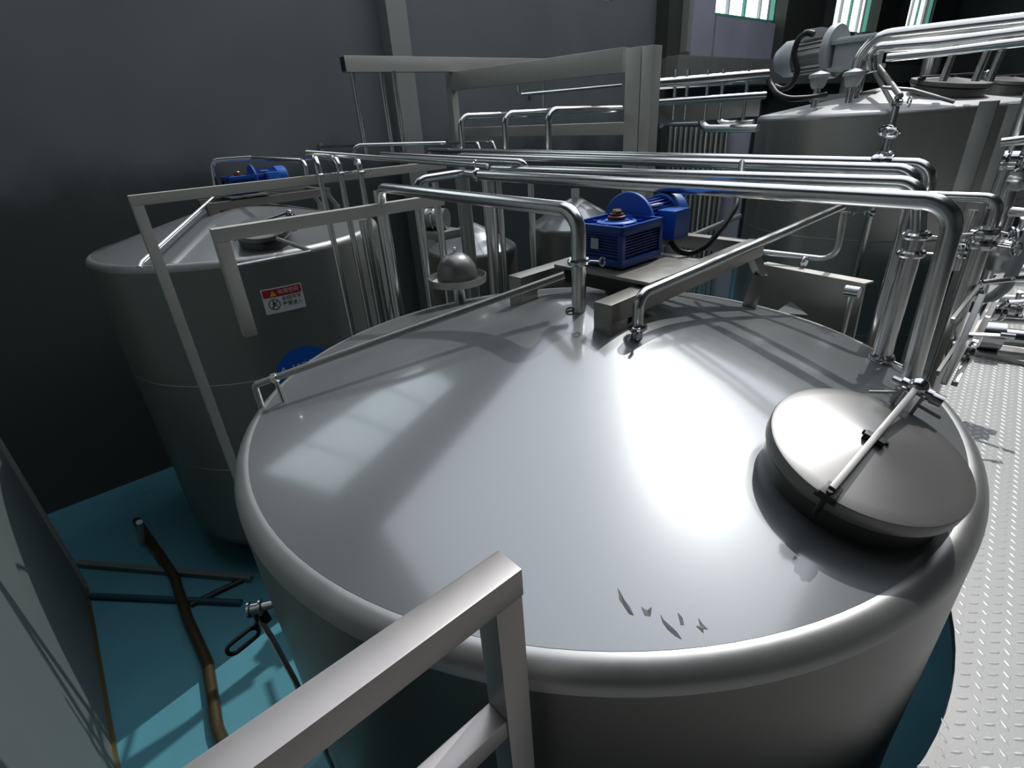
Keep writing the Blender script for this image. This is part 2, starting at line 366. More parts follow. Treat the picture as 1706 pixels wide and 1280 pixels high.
# ================================================================== TANKS
AP = .33
def conez(x, y): return -.9+AP*(1-math.hypot(x-CX, y-CY)/RT)
def manway(root, off, Cn, n, r, up_h, bar_dir, simple=False):
    """neck, dished lid with rolled rim, clamp bar and hinge"""
    Cn = Vector(Cn); n = Vector(n).normalized(); u = (Vector(bar_dir)-n*Vector(bar_dir).dot(n)).normalized(); v = n.cross(u)
    bm = bmesh.new(); lathe(bm, [(r*.93, -up_h-.06), (r*.93, -.03), (r*.97, -.025), (r*.97, -.005)], Cn, n, 56, caps=False)
    lathe(bm, [(r*.955, -.052), (r*.975, -.047), (r*.955, -.042)], Cn, n, 56, caps=False)
    neck = link('manway_neck', bm, SHELL, root, off)
    bm = bmesh.new(); lathe(bm, [(0, .030), (.012, .029), (r*.3, .0215), (r*.6, .0125), (r*.85, .005), (r*.965, .0015), (r*.99, .0), (r, -.004), (r, -.035), (r*.97, -.038)], Cn, n, 72, caps=False)
    lid = link('manway_lid', bm, LIDM, neck, off)
    def P(a, b, h): return Cn+u*a+v*b+n*h
    bm = bmesh.new()
    obox(bm, P(-r*1.02, 0, .028), P(r*1.12, 0, .062), .014, .016, .002, up=n)
    link('clamp_bar', bm, LIDM, neck, off)
    bm = bmesh.new()
    obox(bm, P(-r*1.08, 0, .012), P(-r*.9, 0, .016), .034, .02, .003, up=n); cyl(bm, P(-r*1.04, -.022, .004), P(-r*1.04, .022, .004), .008, n=10)
    cyl(bm, P(-r*1.05, 0, .03), P(-r*1.05, 0, -.05), .006, n=8)
    link('latch', bm, DARK, neck, off)
    bm = bmesh.new(); obox(bm, P(-.006, -.022, .03), P(-.006, .022, .03), .018, .03, .002, up=n); cyl(bm, P(.01, .028, .03), P(.01, -.028, .03), .005, n=8)
    link('centre_bracket', bm, DARK, neck, off)
    bm = bmesh.new()
    cyl(bm, P(r*1.10, -.035, .052), P(r*1.10, .035, .052), .016, n=16)
    bmesh.ops.create_uvsphere(bm, u_segments=16, v_segments=10, radius=.024, matrix=Matrix.Translation(P(r*1.10, 0, .06)))
    cyl(bm, P(r*1.13, -.02, .045), P(r*1.13, -.06, .045), .017, n=14)
    cyl(bm, P(r*1.1, .03, .052), P(r*1.1, .055, .052), .009, n=10)
    link('hinge_knob', bm, CHROME, neck, off)
    bm = bmesh.new()
    obox(bm, P(r*1.10, -.022, .055), P(r*1.06, -.022, -.09), .008, .05, .001, up=u); obox(bm, P(r*1.10, .022, .055), P(r*1.06, .022, -.09), .008, .05, .001, up=u)
    cyl(bm, P(r*1.02, -.075, .02), P(r*.98, -.02, .03), .0045, n=8); cyl(bm, P(r*1.0, .08, .0), P(r*1.03, .03, .03), .0045, n=8)
    link('hinge_bracket', bm, FRAMEM, neck, off)
    return neck
def tank(label, cx, cy, zr, R, ap, group, sh=None, legs=4, zb=-3.55):
    root = thing('storage_tank', label, 'tank', (cx, cy, FZ), group)
    # local heights are relative to the floor
    h = zr-FZ; hb = zb-FZ
    bm = bmesh.new(); k = ap/R
    prof = [(R*.957, h+ap*(1-.957)-.001)]
    for i in range(1, 9):
        t = i/8; a = t*PI/2
        prof.append((R*.957+R*.043*math.sin(a), h+ap*.043-.055*(1-math.cos(a))))
    lathe(bm, prof, n=128, caps=False); link('rim_band', bm, KNUCKLE, root)
    bm = bmesh.new()
    lathe(bm, [(R*.9575, h+ap*.0425)]+[(R*q, h+ap*(1-q)) for q in (.9, .7, .5, .3, .15, .06)]+[(0, h+ap*.97)], n=128, caps=False)
    link('cone_top', bm, CONE2 if sh is SHELL2 else CONE, root)
    bm = bmesh.new(); ht = prof[-1][1]
    lathe(bm, [(R, ht), (R, hb+.12)], n=128, caps=False); link('shell', bm, sh or SHELL, root)
    for q in (.36, .68):
        bm = bmesh.new(); z = ht+(hb+.12-ht)*q; lathe(bm, [(R, z+.008), (R+.003, z), (R, z-.008)], n=96, caps=False); link('weld_seam', bm, KNUCKLE, root)
    bm = bmesh.new(); lathe(bm, [(R, hb+.12), (R*.985, hb+.05), (R*.93, hb), (R*.5, hb-.1), (0, hb-.16)], n=96, caps=False); link('bottom_dish', bm, SHELL, root)
    for i in range(legs):
        t = PI/4+i*2*PI/legs; p = Vector((math.cos(t)*R*.8, math.sin(t)*R*.8, 0)); bm = bmesh.new()
        cyl(bm, p+Vector((0,0,.02)), p+Vector((0,0,hb+.02)), .05, n=16); cyl(bm, p, p+Vector((0,0,.02)), .09, n=16); link('leg', bm, FRAMEM, root)
    return root
LK = .88*1.0
LC = Vector((-.26230574, 1.42375215, -.8209166))*LK; LN = Vector((.24067359, -.10145597, .96528903)); LR = .24234557*LK
def onlid(px, py, h=0):
    q = ray(px, py); return q*((LC.dot(LN)+h)/q.dot(LN))
bdir = onlid(1530, 650)-onlid(1392, 812)
T0 = tank('huge stainless tank in front with round manway lid', CX, CY, -.9, RT, AP, None)
off0 = Vector((CX, CY, FZ))
manway(T0, off0, LC, LN, LR, LC.z-conez(LC.x, LC.y), bdir)
# weld disc and small stain on the cone
def oncone(px, py):
    r_ = ray(px, py)/F; k = .3
    for _ in range(4000):
        p = r_*k
        if math.hypot(p.x-CX, p.y-CY) < RT and p.z < conez(p.x, p.y): return p
        k += .001
    return p
bm = bmesh.new()
def blotch(bm, px):
    vs = []
    for (x, y) in px:
        p = oncone(x, y); vs.append(bm.verts.new(p+Vector((0,0,.0012))))
    bm.faces.new(vs)
for poly in ([(1029,980),(1034,988),(1040,1000),(1050,1012),(1056,1026),(1048,1024),(1040,1012),(1032,1000)],
             [(1068,1012),(1078,1018),(1086,1012),(1084,1028),(1074,1026)],
             [(1100,1024),(1106,1034),(1118,1044),(1128,1054),(1136,1066),(1124,1060),(1112,1050),(1104,1038)],
             [(1129,1021),(1137,1030),(1140,1042),(1134,1042)], [(1163,1030),(1170,1040),(1180,1050),(1172,1048),(1172,1056),(1160,1044),(1166,1042)]):
    blotch(bm, poly)
bmesh.ops.translate(bm, verts=bm.verts, vec=-off0)
o = link('scuff_mark', bm, SMUDGE, T0, sm=False)

T1C = (-5.45, 1.38); T1Z = -.78
T1 = tank('brushed steel tank at left bearing the red warning sign', T1C[0], T1C[1], T1Z, RT, AP, None, SHELL1)
off1 = Vector((T1C[0], T1C[1], FZ)); dT = Vector((T1C[0]-CX, T1C[1]-CY, T1Z+.9))
manway(T1, off1, LC+dT, LN, LR, LC.z-conez(LC.x, LC.y), bdir)
T3 = tank('tall stainless tank at upper right under the grey agitator motor', T3C[0], T3C[1], -.1, 1.25, .22, None, SHELL2, zb=-3.4)
off3 = Vector((T3C[0], T3C[1], FZ))
T4 = tank('stainless tank furthest right, mostly cut off by the picture edge', T4C[0], T4C[1], -.1, 1.25, .22, None, SHELL2, zb=-3.4)
off4 = Vector((T4C[0], T4C[1], FZ))
c3 = W(1575, 134, x=T3C[0]+.85)
for T_, of, yy in ((T3, off3, T3C[1]), (T4, off4, T4C[1])):
    manway(T_, of, (T3C[0]+(.60 if T_ is T3 else .66), yy-.25-(.0 if T_ is T3 else .2), .12), (.16, -.05, 1), .33, .12, (.5, .75, 0))
# small tanks in the gap
def small_tank(label, cx, cy, zr, R, ap, px=None):
    root = thing('small_tank', label, 'tank', (cx, cy, FZ)); h = zr-FZ
    bm = bmesh.new(); lathe(bm, [(R, .5), (R, h-.03), (R*.985, h-.005), (R*.95, h+.01)], n=56, caps=False); link('shell', bm, SHELL, root)
    bm = bmesh.new(); lathe(bm, [(R*.951, h+.01), (R*.5, h+ap*.6), (R*.12, h+ap), (0, h+ap)], n=56, caps=False); link('cone_top', bm, CONE, root)
    bm = bmesh.new(); lathe(bm, [(R, .5), (R*.9, .42), (0, .3)], n=48, caps=False); link('bottom_dish', bm, SHELL, root)
    for i in range(3):
        t = i*2*PI/3+.4; p = Vector((math.cos(t)*R*.8, math.sin(t)*R*.8, 0)); bm = bmesh.new(); cyl(bm, p, p+Vector((0,0,.5)), .03, n=12); link('leg', bm, FRAMEM, root)
    bm = bmesh.new(); cyl(bm, (0,0,h+ap-.02), (0,0,h+ap+.08), R*.1, n=16); link('top_port', bm, PIPE, root)
    return root
p = W(786, 412, z=-1.1); small_tank('small steel tank with conical top left of the chrome dome vent', p.x, p.y, -1.1, .46, .24)
small_tank('small steel tank with bright conical top behind the near elbow pipe', -3.43, 3.78, -.88, .44, .23)

# ================================================================== AGITATOR GEAR MOTORS
GX, GY, GZ = -1.28, 1.645, -.5
def agitator(label):
    root = thing('agitator_gear_motor', label, 'gear motor', (GX, GY, GZ)); off = Vector((GX, GY, GZ)); s = .125
    P = lambda x, y, z: Vector((x, y, z))
    bm = bmesh.new(); box(bm, P(-s*.86, -s*.86, .006), P(s*.86, s*.86, .125), .012)
    box(bm, P(-s, -s*.98, .002), P(s, s*.98, .03), .004)
    for sx in (-1, 1):
        for sy in (-1, 1): box(bm, P(sx*s*.92-.01, sy*s*.92-.01, .03), P(sx*s*.92+.01, sy*s*.92+.01, .118), .002)
    link('gearbox_housing', bm, BLUE, root)
    bm = bmesh.new()
    for i in range(7):
        z = .042+i*.0105
        box(bm, P(-s*.95, -s*.95, z), P(s*.95, s*.95, z+.0035))
    link('cooling_fin', bm, BLUE, root)['kind'] = 'stuff'
    bm = bmesh.new()                                        # open square top flange with ribs
    box(bm, P(-s, -s, .118), P(s, s, .128), .003)
    for a, b in ((P(-s, -s, .118), P(s, -s+.012, .15)), (P(-s, s-.012, .118), P(s, s, .15)), (P(-s, -s, .118), P(-s+.012, s, .15)), (P(s-.012, -s, .118), P(s, s, .15))): box(bm, a, b, .002)
    for i in range(8):
        t = i*PI/4+.2; d = P(math.cos(t), math.sin(t), 0); obox(bm, d*.055+P(0,0,.136), d*.105+P(0,0,.136), .006, .014)
    link('top_flange', bm, BLUE, root)
    for i in range(4):
        for e in (-1, 1):
            pass
    bm = bmesh.new(); lathe(bm, [(.075, .128), (.075, .145), (.062, .15), (.062, .143), (.045, .143), (.045, .15), (.034, .15)], n=40, caps=True); link('bearing_cover', bm, BLUEL, root)
    bm = bmesh.new(); lathe(bm, [(.034, .149), (.034, .163), (.026, .166), (.026, .172)], n=28); link('shaft_seal', bm, REDB, root)
    bm = bmesh.new(); lathe(bm, [(.021, .168), (.021, .182), (.016, .187), (0, .187)], n=6); link('shaft_nut', bm, BRASS, root)
    bm = bmesh.new(); ay = .09; 
    lathe(bm, [(.06, -.02), (.06, .03), (.05, .05)], P(-.03, s*.85, ay), (0,1,0), 28)
    link('motor_adapter', bm, BLUE, root)
    bm = bmesh.new(); lathe(bm, [(.118, 0), (.122, .003), (.122, .016), (.118, .019)], P(-.045, s*.9+.015, ay+.02), (0,1,0), 56)
    link('motor_flange', bm, BLUEL, root)
    y1 = s*.9+.04; y2 = y1+.20; A = P(-.04, 0, ay+.02)
    bm = bmesh.new(); cyl(bm, A+P(0, y1, 0), A+P(0, y2, 0), .072, n=32)
    link('motor_body', bm, BLUE, root)
    bm = bmesh.new()
    for i in range(28):
        t = i*2*PI/28; d = P(math.cos(t), 0, math.sin(t)); obox(bm, A+d*.07+P(0, y1+.01, 0), A+d*.07+P(0, y2, 0), .022, .003, up=Vector((0,1,0)).cross(d))
    link('motor_fin', bm, BLUE, root)['kind'] = 'stuff'
    bm = bmesh.new(); lathe(bm, [(.086, 0), (.09, .006), (.09, .085), (.078, .10), (.03, .102), (0, .102)], A+P(0, y2-.01, 0), (0,1,0), 40); link('fan_cover', bm, BLUEL, root)
    bm = bmesh.new(); box(bm, A+P(.06, y1+.075, -.07), A+P(.15, y1+.185, .045), .008); link('terminal_box', bm, BLUEL, root)
    bm = bmesh.new(); box(bm, A+P(.03, y1+.05, .058), A+P(.062, y1+.12, .0655)); link('nameplate', bm, LABELM, root)
    bm = bmesh.new(); box(bm, P(-s*.10-.012, -s*.97, .06), P(.012, -s*.955, .1)); link('nameplate', bm, LABELM, root)
    for sx in (-1, 1):
        for sy in (-1, 1):
            bm = bmesh.new(); cyl(bm, P(sx*.1, sy*.1, -.012), P(sx*.1, sy*.1, .012), .009, n=6); link('bolt', bm, DARK, root)
    return root
AG0 = agitator('bright blue gear motor on the frame over the nearest tank')
AG1 = copy_tree(AG0); AG1['label'] = 'dim blue gear motor above the left tank against the dark wall'; AG1.location = AG0.location+dT+Vector((.0, -.18, -.04))

# support frames on the cones
def agit_frame(label, d):
    org = Vector((-1.02, 1.25, -.62))+d
    root = thing('agitator_support_frame', label, 'frame', org)
    zt = -.535
    def b(name, p, q, wd=.07, ht=.07):
        bm = bmesh.new(); obox(bm, Vector(p)+d, Vector(q)+d, wd, ht, .004, up=(0,0,1)); return link(name, bm, MOUNT, root, org)
    b('long_beam', (-1.02, 1.25, zt-.03), (-1.06, 2.38, zt-.03)); b('long_beam', (-1.50, 1.30, zt-.03), (-1.52, 2.38, zt-.03))
    b('cross_beam', (-1.08, 2.35, zt-.03), (-1.52, 2.35, zt-.03), .06, .06); b('cross_beam', (-1.08, 1.97, zt-.035), (-1.5, 1.97, zt-.035), .05, .05)
    bm = bmesh.new(); box(bm, Vector((-1.44, 1.46, GZ-.018))+d, Vector((-.99, 1.80, GZ-.006))+d, .002); link('mounting_plate', bm, MOUNT, root, org)
    for (x, y) in ((-1.02, 1.27), (-1.5, 1.32)):
        z0 = conez(x, y); bm = bmesh.new(); box(bm, Vector((x-.035, y-.02, z0-.015))+d, Vector((x+.035, y+.07, zt-.06))+d, .003); link('foot', bm, MOUNT, root, org)
    for x in (-1.07, -1.5):
        bm = bmesh.new(); pts = [Vector((x, 2.36, zt-.05)), Vector((x+.03, 2.42, zt-.16)), Vector((x, 2.40, -.90))]
        obox(bm, pts[0]+d, pts[1]+d, .06, .035, .003); obox(bm, pts[1]+d, pts[2]+d, .06, .045, .003); link('bent_leg', bm, MOUNT, root, org)
    for y in (1.5, 1.76):
        bm = bmesh.new(); box(bm, Vector((-1.4, y-.02, zt-.04))+d, Vector((-1.05, y+.02, GZ-.018))+d); link('packer', bm, DARK, root, org)
    bm = bmesh.new(); cyl(bm, Vector((GX, GY, -.70))+d, Vector((GX, GY, GZ-.01))+d, .04, n=20); link('shaft_housing', bm, FRAMEM, root, org)
    return root
agit_frame('steel box-section frame carrying the near blue gear motor', Vector((0,0,0)))
agit_frame('steel box-section frame under the dim blue gear motor', dT+Vector((.0, -.18, -.04)))
# motor power cable
tc = [W(1117, 403, y=1.93), W(1128, 418, y=1.95), W(1150, 424, y=2.0), W(1178, 410, y=2.05), W(1205, 378, y=2.12), W(1226, 345, y=2.2), W(1232, 310, y=2.3), W(1236, 270, y=2.5)]
pipe('thick black cable looping from the near blue gear motor up behind the pipes', tc, .012, .12, BLACK, 'power_cable', 'cable', off=tc[0])

# ================================================================== PIPES ON THE NEAR TANK
RP = .0255
P1x, P1y = -1.165, 1.30
pipe('elbow pipe dropping onto the near tank top left of the blue gear motor', [(-2.72, 1.43, FZ), (-2.72, 1.43, -.262), (P1x, P1y, -.262), (P1x, P1y, conez(P1x, P1y)-.01)], RP, .075,
     clamps=[((P1x, P1y, VZ(P1x, P1y, 436)), (0,0,1), (.9, .4, 0))])
e2 = Vector((-.33, 2.02, -.285)); l2 = W(800, 292, y=2.03)
pipe('big pipe running across the middle and bending down behind the near manway', [l2, e2, (-.31, 2.03, -1.0)], .028, .085)
q1 = W(768, 288, y=2.03); q2 = W(692, 300, x=q1.x-.05)
pipe('short bent pipe joining the left end of the big cross pipe', [l2+Vector((-.01,0,0)), q1, q2, (q2.x, q2.y, FZ)], .023, .07, clamps=[(l2+Vector((-.03,0,0)), (1,0,0), (0,0,1))])
e3 = W(1533, 306, y=2.16); f3 = Vector((-.435, 2.15, 0))
pipe('second cross pipe bending down into the clamped riser by the manway', [W(812, 281, y=2.4)+Vector((0,.3,-.1)), W(815, 281, y=2.4), e3, (f3.x, f3.y, VZ(f3.x, f3.y, 385))], .024, .07)
zc = VZ(f3.x, f3.y, 403); zb_ = VZ(f3.x, f3.y, 416); z3 = conez(f3.x, f3.y)
rs = pipe('vertical riser with a sight collar standing at the tank edge', [(f3.x, f3.y, VZ(f3.x, f3.y, 384)), (f3.x, f3.y, z3-.02)], .029, name='riser_pipe',
     clamps=[((f3.x, f3.y, VZ(f3.x, f3.y, 392)), (0,0,1), (1, -.3, 0)), ((f3.x, f3.y, VZ(f3.x, f3.y, 422)), (0,0,1), (1, .2, 0)), ((f3.x, f3.y, VZ(f3.x, f3.y, 596)), (0,0,1), (1, -.6, 0), 1.3)])
pipe('third cross pipe in the bundle above the blue gear motor', [W(770, 259, y=2.9), W(1533, 284, y=2.55), (W(1533, 284, y=2.55).x, 2.55, FZ)], .024, .075)
eA = W(1558, 274, y=2.85)
pA = pipe('rearmost cross pipe of the bundle, ending in the highest elbow at right', [W(716, 262, y=3.5), W(714, 250, y=3.5), eA, (eA.x, 2.85, FZ)], .024, .08)
clamp(pA, W(1462, 271, y=2.88), (1,0,0), .024, pA.location, (0, .2, 1), 2.0); clamp(pA, W(1478, 271, y=2.88), (1,0,0), .024, pA.location, (0, -.3, 1), 2.0)
# thin pipe along Y from the near stub
s4 = oncone(1061, 562); 
pipe('slim pipe rising from the small clamped stub and running back along the frame', [(s4.x, s4.y, s4.z-.01), (s4.x, s4.y, -.505), (s4.x-.005, 3.0, -.468)], .0185, .045,
     clamps=[((s4.x, s4.y, s4.z+.035), (0,0,1), (.5, -.9, 0))])
a5 = Vector((s4.x-.005, 3.02, -.468)); b5 = W(1372, 443, y=2.98)
pipe('small looped pipe in front of the tall tank, below the cross pipes', [a5+Vector((0,.03,-.03)), Vector((b5.x+.03, 3.04, b5.z+.02)), W(1262, 419, y=2.98), W(1255, 425, y=3.3)], .016, .07,
     clamps=[(W(1340, 436, y=2.98), (1,0,0), (0,0,-1))])
# rail lying on the near cone
ra = Vector((-2.03, .42, -.80)); rb = Vector((-1.235, 1.30, -.50))
ra = W(424, 642, z=-.80); rb = W(940, 458, z=-.475)
cn = pipe('thin spray pipe lying up the near cone from its left rim', [ra+Vector((-.0,0,-.10)), ra, rb], .0125, .02, FRAMEM, off=ra)
bm = bmesh.new(); pm = ra.lerp(rb, .07); cyl(bm, pm, Vector((pm.x+.03, pm.y, -.885)), .008, n=8); lathe(bm, [(.0125, -.012), (.018, -.01), (.018, .01), (.0125, .012)], pm, rb-ra, 14); link('foot_bracket', bm, PIPE, cn, ra)
# small hook ring at foot of elbow pipe
bm = bmesh.new(); hp = oncone(949, 519); tube(bm, [hp+Vector((math.cos(t)*.012, math.sin(t)*.012, .006+.004*math.sin(t))) for t in [2*PI*i/12 for i in range(13)]], .003, 6)
tag(base(link('lifting_ring', bm, DARK), hp), 'small dark ring at the foot of the near elbow pipe', 'ring')

# breather dome
bx, by = -2.22, 1.53
zt_ = VZ(bx, by, 480); zd_ = VZ(bx, by, 470)
root = thing('dome_vent', 'polished dome vent in an open ring tray on the rim of the nearest tank', 'vent', (bx, by, -.92)); off = Vector((bx, by, -.92))
bm = bmesh.new(); cyl(bm, (bx, by, -.93), (bx, by, zd_), .032, n=20); link('stub', bm, PIPE, root, off)
bm = bmesh.new(); lathe(bm, [(.105, 0), (.105, .045), (.098, .085), (.075, .125), (.04, .148), (.008, .155), (0, .155)], (bx, by, zd_), n=40); link('dome', bm, LIDM, root, off)
bm = bmesh.new(); lathe(bm, [(.004, .15), (.004, .17), (.009, .175), (.009, .18), (0, .186)], (bx, by, zd_), n=12); link('top_knob', bm, CHROME, root, off)
bm = bmesh.new(); lathe(bm, [(.03, -.012), (.11, -.012), (.15, .0), (.152, .035), (.149, .035), (.146, .002), (.11, -.006)], (bx, by, zd_), n=48, caps=False); link('ring_tray', bm, FRAMEM, root, off)

# ================================================================== FOREGROUND GUARD RAIL
tx = -.388; pr = W(838, 940, x=tx)
root = thing('guard_rail', 'square-tube guard rail in the foreground at the walkway edge', 'railing', (tx, pr.y, PZ)); off = Vector((tx, pr.y, PZ))
sz = .046; topz = pr.z-sz/2
bm = bmesh.new(); obox(bm, (tx, pr.y+.012, topz), (tx, -2.4, topz), sz, sz, .003, up=(0,0,1)); link('top_rail', bm, RAILM, root, off)
bm = bmesh.new(); obox(bm, (tx, pr.y-.012, topz-sz/2), (tx, pr.y-.012, PZ), sz*.96, sz*.96, .003, up=(0,1,0)); link('post', bm, RAILM, root, off)
mz = VZ(tx, pr.y-.03, 1196)
bm = bmesh.new(); obox(bm, (tx, pr.y-.034, mz), (tx, -2.4, mz), sz*.85, sz*.85, .003, up=(0,0,1)); link('mid_rail', bm, RAILM, root, off)
for yy in (-1.0, -2.38):
    bm = bmesh.new(); obox(bm, (tx, yy, topz-sz/2), (tx, yy, PZ), sz*.96, sz*.96, .003, up=(0,1,0)); link('post', bm, RAILM, root, off)

# ================================================================== LEFT: BRACKET FRAMES, PIPES OF THE LEFT TANK
def lframe(label, a, b, zbot, sz, nm='pipe_support_frame'):
    root = thing(nm, label, 'frame', (a.x, a.y, zbot)); off = Vector((a.x, a.y, zbot))
    bm = bmesh.new(); obox(bm, a+Vector((0, -sz/2, -sz/2)), b+Vector((0,0,-sz/2)), sz, sz, .003, up=(0,0,1)); link('top_bar', bm, BEAM, root, off)
    bm = bmesh.new(); obox(bm, a+Vector((0,0,-sz)), Vector((a.x, a.y, zbot)), sz, sz, .003, up=(0,1,0)); link('upright', bm, BEAM, root, off)
    return root
A2 = W(362, 380, x=-2.73); B2 = W(748, 327, x=-2.62)
lframe('beige steel support frame left of centre with its short upright cut off', A2, Vector((-2.70, B2.y, A2.z)), VZ(A2.x, A2.y, 558), .06)
A1 = W(222, 325, x=-4.02); B1 = W(690, 272, x=-4.02)
lframe('long steel support frame in front of the left tank, upright reaching the floor', A1, Vector((-4.0, 2.75, A1.z)), FZ, .062)
def vert(label, top, lowpx, r, start=None, x=None, **k):
    pts = ([start] if start is not None else [])+[top, Vector((top.x, top.y, FZ))]
    return pipe(label, pts, r, r*3.5, n=12, **k)
t_ = W(526, 262, x=-3.9); vert('leftmost of the three riser pipes clamped to the long left frame', t_, None, .022, W(510, 262, x=-4.4), clamps=[((t_.x, t_.y, VZ(t_.x, t_.y, 292)), (0,0,1), (.6,.6,0))])
t_ = W(562, 264, x=-3.9); vert('middle one of the three riser pipes clamped to the long left frame', t_, None, .022, W(516, 258, x=-4.5), clamps=[((t_.x, t_.y, VZ(t_.x, t_.y, 289)), (0,0,1), (.6,.6,0))])
t_ = W(596, 263, x=-3.9); vert('rightmost of the three riser pipes clamped to the long left frame', t_, None, .022, W(586, 263, x=-4.3), clamps=[((t_.x, t_.y, VZ(t_.x, t_.y, 287)), (0,0,1), (.6,.6,0))])
pipe('long thin pipe from the left risers toward the cross pipes', [W(512, 262, x=-4.3), W(510, 254, x=-4.3), W(812, 277, x=-2.75)], .018, .05)
pipe('short bright pipe above the big cross pipe, bent down at its right end', [W(636, 258, x=-3.6), W(872, 270, x=-2.6), W(880, 290, x=-2.6)], .021, .05)
pipe('looped thin pipe over the blue motor of the left tank', [W(360, 322, x=-5.6), W(352, 268, x=-5.6), W(420, 263, x=-5.4), W(508, 268, x=-4.6), W(512, 300, x=-4.6)], .02, .07)
pipe('inclined thin pipe lying on the cone of the left tank', [W(232, 446, z=-.74), W(236, 437, z=-.715), W(357, 328, x=-5.35)], .016, .03)
pipe('thin bar across the right front rim of the left tank', [W(392, 444, z=-.74), W(520, 419, z=-.74), W(462, 398, z=-.66)], .016, .02, FRAMEM)
pipe('upper thin pipe hooking over behind the left risers', [W(592, 275, x=-5.2), W(588, 242, x=-5.2), W(742, 238, x=-5.0)], .016, .08)
# riser pipes between the left tank and the near tank
for i, (px, py, r, lb) in enumerate(((631, 340, .022, 'thin riser just right of the left frames'), (730, 350, .024, 'riser directly left of the dome vent'), (816, 345, .045, 'stout riser right of the dome vent'), (834, 350, .02, 'slim riser touching the stout riser by the dome vent'),
        (886, 350, .024, 'riser between the dome vent and the near elbow pipe'), (770, 300, .05, 'dark stout riser standing behind the dome vent'), (604, 370, .03, 'riser in shadow at the right side of the left tank'))):
    xx = -2.95 if i != 6 else -3.9
    if i in (5,): xx = -3.1
    t_ = W(px, py, x=xx); t_.z = -.30 if i != 6 else -.6
    bm = bmesh.new(); cyl(bm, (t_.x, t_.y, t_.z), (t_.x, t_.y, FZ), r, n=16); tag(base(link('riser_pipe', bm, PIPE if i != 5 else FRAMEM), (t_.x, t_.y, FZ)), lb, 'pipe')
# sight-glass fitting
p = W(705, 365, x=-4.2)
root = thing('flanged_pump', 'ribbed steel pump housing glimpsed between the middle risers', 'pump', p); 
bm = bmesh.new(); cyl(bm, (0,0,0), (.2,.12,0), .09, n=24); link('body', bm, FRAMEM, root)
bm = bmesh.new(); 
for k in range(3): cyl(bm, Vector((.2,.12,0))*(.2+.3*k), Vector((.2,.12,0))*(.26+.3*k), .105, n=24)
link('rib', bm, CHROME, root)
bm = bmesh.new(); box(bm, (-.05, -.05, -.16), (.3, .2, -.09), .004); link('base_plate', bm, FRAMEM, root)

# ================================================================== REAR RACK: COLUMN, CHANNELS, HANGING RODS, U-PIPES
YC = 4.5
ca = W(1040, 82, y=YC); cb = W(1088, 78, y=YC)
root = thing('rack_column', 'tall double steel column of the pipe rack behind the bundle', 'column', (ca.x, YC, FZ)); off = Vector((ca.x, YC, FZ))
mid = ca.x+(cb.x-ca.x)*.62; tz = W(1060, 78, y=YC).z
bm = bmesh.new(); box(bm, (ca.x+.02, YC, FZ), (mid-.004, YC+.14, tz), .004); link('left_channel', bm, BEAM, root, off)
bm = bmesh.new(); box(bm, (mid+.004, YC, FZ), (cb.x, YC+.14, tz-.005), .004); link('right_channel', bm, BEAM, root, off)
bl = W(742, 137, y=YC); br = W(1036, 100, y=YC); 
bm = bmesh.new(); hh = .20; obox(bm, (bl.x, YC+.05, bl.z), (br.x, YC+.05, br.z), .09, hh, .006, up=(0,0,1)); 
o = tag(base(link('rack_beam', bm, BEAM), bl), 'upper rack beam running from the double column to the left', 'beam')
t1_ = W(748, 150, y=YC); bm = bmesh.new(); box(bm, (t1_.x-.06, YC, FZ), (t1_.x+.05, YC+.1, bl.z-.1), .004); tag(base(link('rack_post', bm, BEAM), (t1_.x, YC, FZ)), 'narrow rack post under the left end of the upper beam', 'post')
bm = bmesh.new(); a_ = W(752, 221, y=YC+.1); b_ = W(1040, 214, y=YC+.1); obox(bm, a_, b_, .06, .11, .004, up=(0,0,1)); tag(base(link('rack_beam', bm, BEAM), a_), 'lower rack beam behind the three hooked pipes', 'beam')
xb = -6.2
a_ = W(572, 107, x=xb); b_ = W(925, 109, x=xb)
bm = bmesh.new(); ht_ = W(572, 93, x=xb).z-W(572, 121, x=xb).z
obox(bm, a_, b_, .10, ht_, .006, up=(0,0,1)); tg = tag(base(link('ceiling_channel', bm, BEAM), a_), 'wide pale channel high on the left with a dark plate as shade in its end', 'beam')
bm = bmesh.new(); obox(bm, a_+Vector((.0, -.012, 0)), a_+Vector((0,-.002,0)), .085, ht_*.85, up=(0,0,1)); link('end_shade_plate', bm, DARK, tg, a_)  # dark plate painted as the shade inside the hollow end
for i, (px, qx, qy, lb) in enumerate(((587, 605, 256, 'leftmost hanging rod under the pale channel'), (634, 652, 250, 'middle hanging rod under the pale channel'), (655, 671, 250, 'rightmost hanging rod under the pale channel'))):
    t_ = W(px, 122, x=xb+.02*i); bm = bmesh.new(); cyl(bm, t_+Vector((0,0,.02)), (t_.x, t_.y, VZ(t_.x, t_.y, qy)-.02), .03, n=12); tag(base(link('hanging_rod', bm, PIPE), (t_.x, t_.y, VZ(t_.x, t_.y, qy))), lb, 'rod')
for (px, top, ex, lb) in ((766, 194, 900, 'leftmost of the three hooked pipes below the rack'), (840, 190, 935, 'middle one of the three hooked pipes below the rack'), (913, 184, 1034, 'rightmost of the three hooked pipes below the rack')):
    yy = 3.6; t_ = W(px, top, y=yy); e_ = W(ex, top-3 if ex > 1000 else top-5, x=t_.x)
    pipe(lb, [(t_.x, t_.y, VZ(t_.x, t_.y, 252)), t_, e_], .03, .10)
pipe('thin pipe loop hanging in front of the dark wall', [W(985, 118, x=-6), W(863, 128, x=-6), W(863, 158, x=-6), W(1035, 142, x=-6)], .022, .05)
pipe('short hanger rod crossing the thin pipe loop', [W(905, 125, x=-6), W(905, 182, x=-6)], .015)
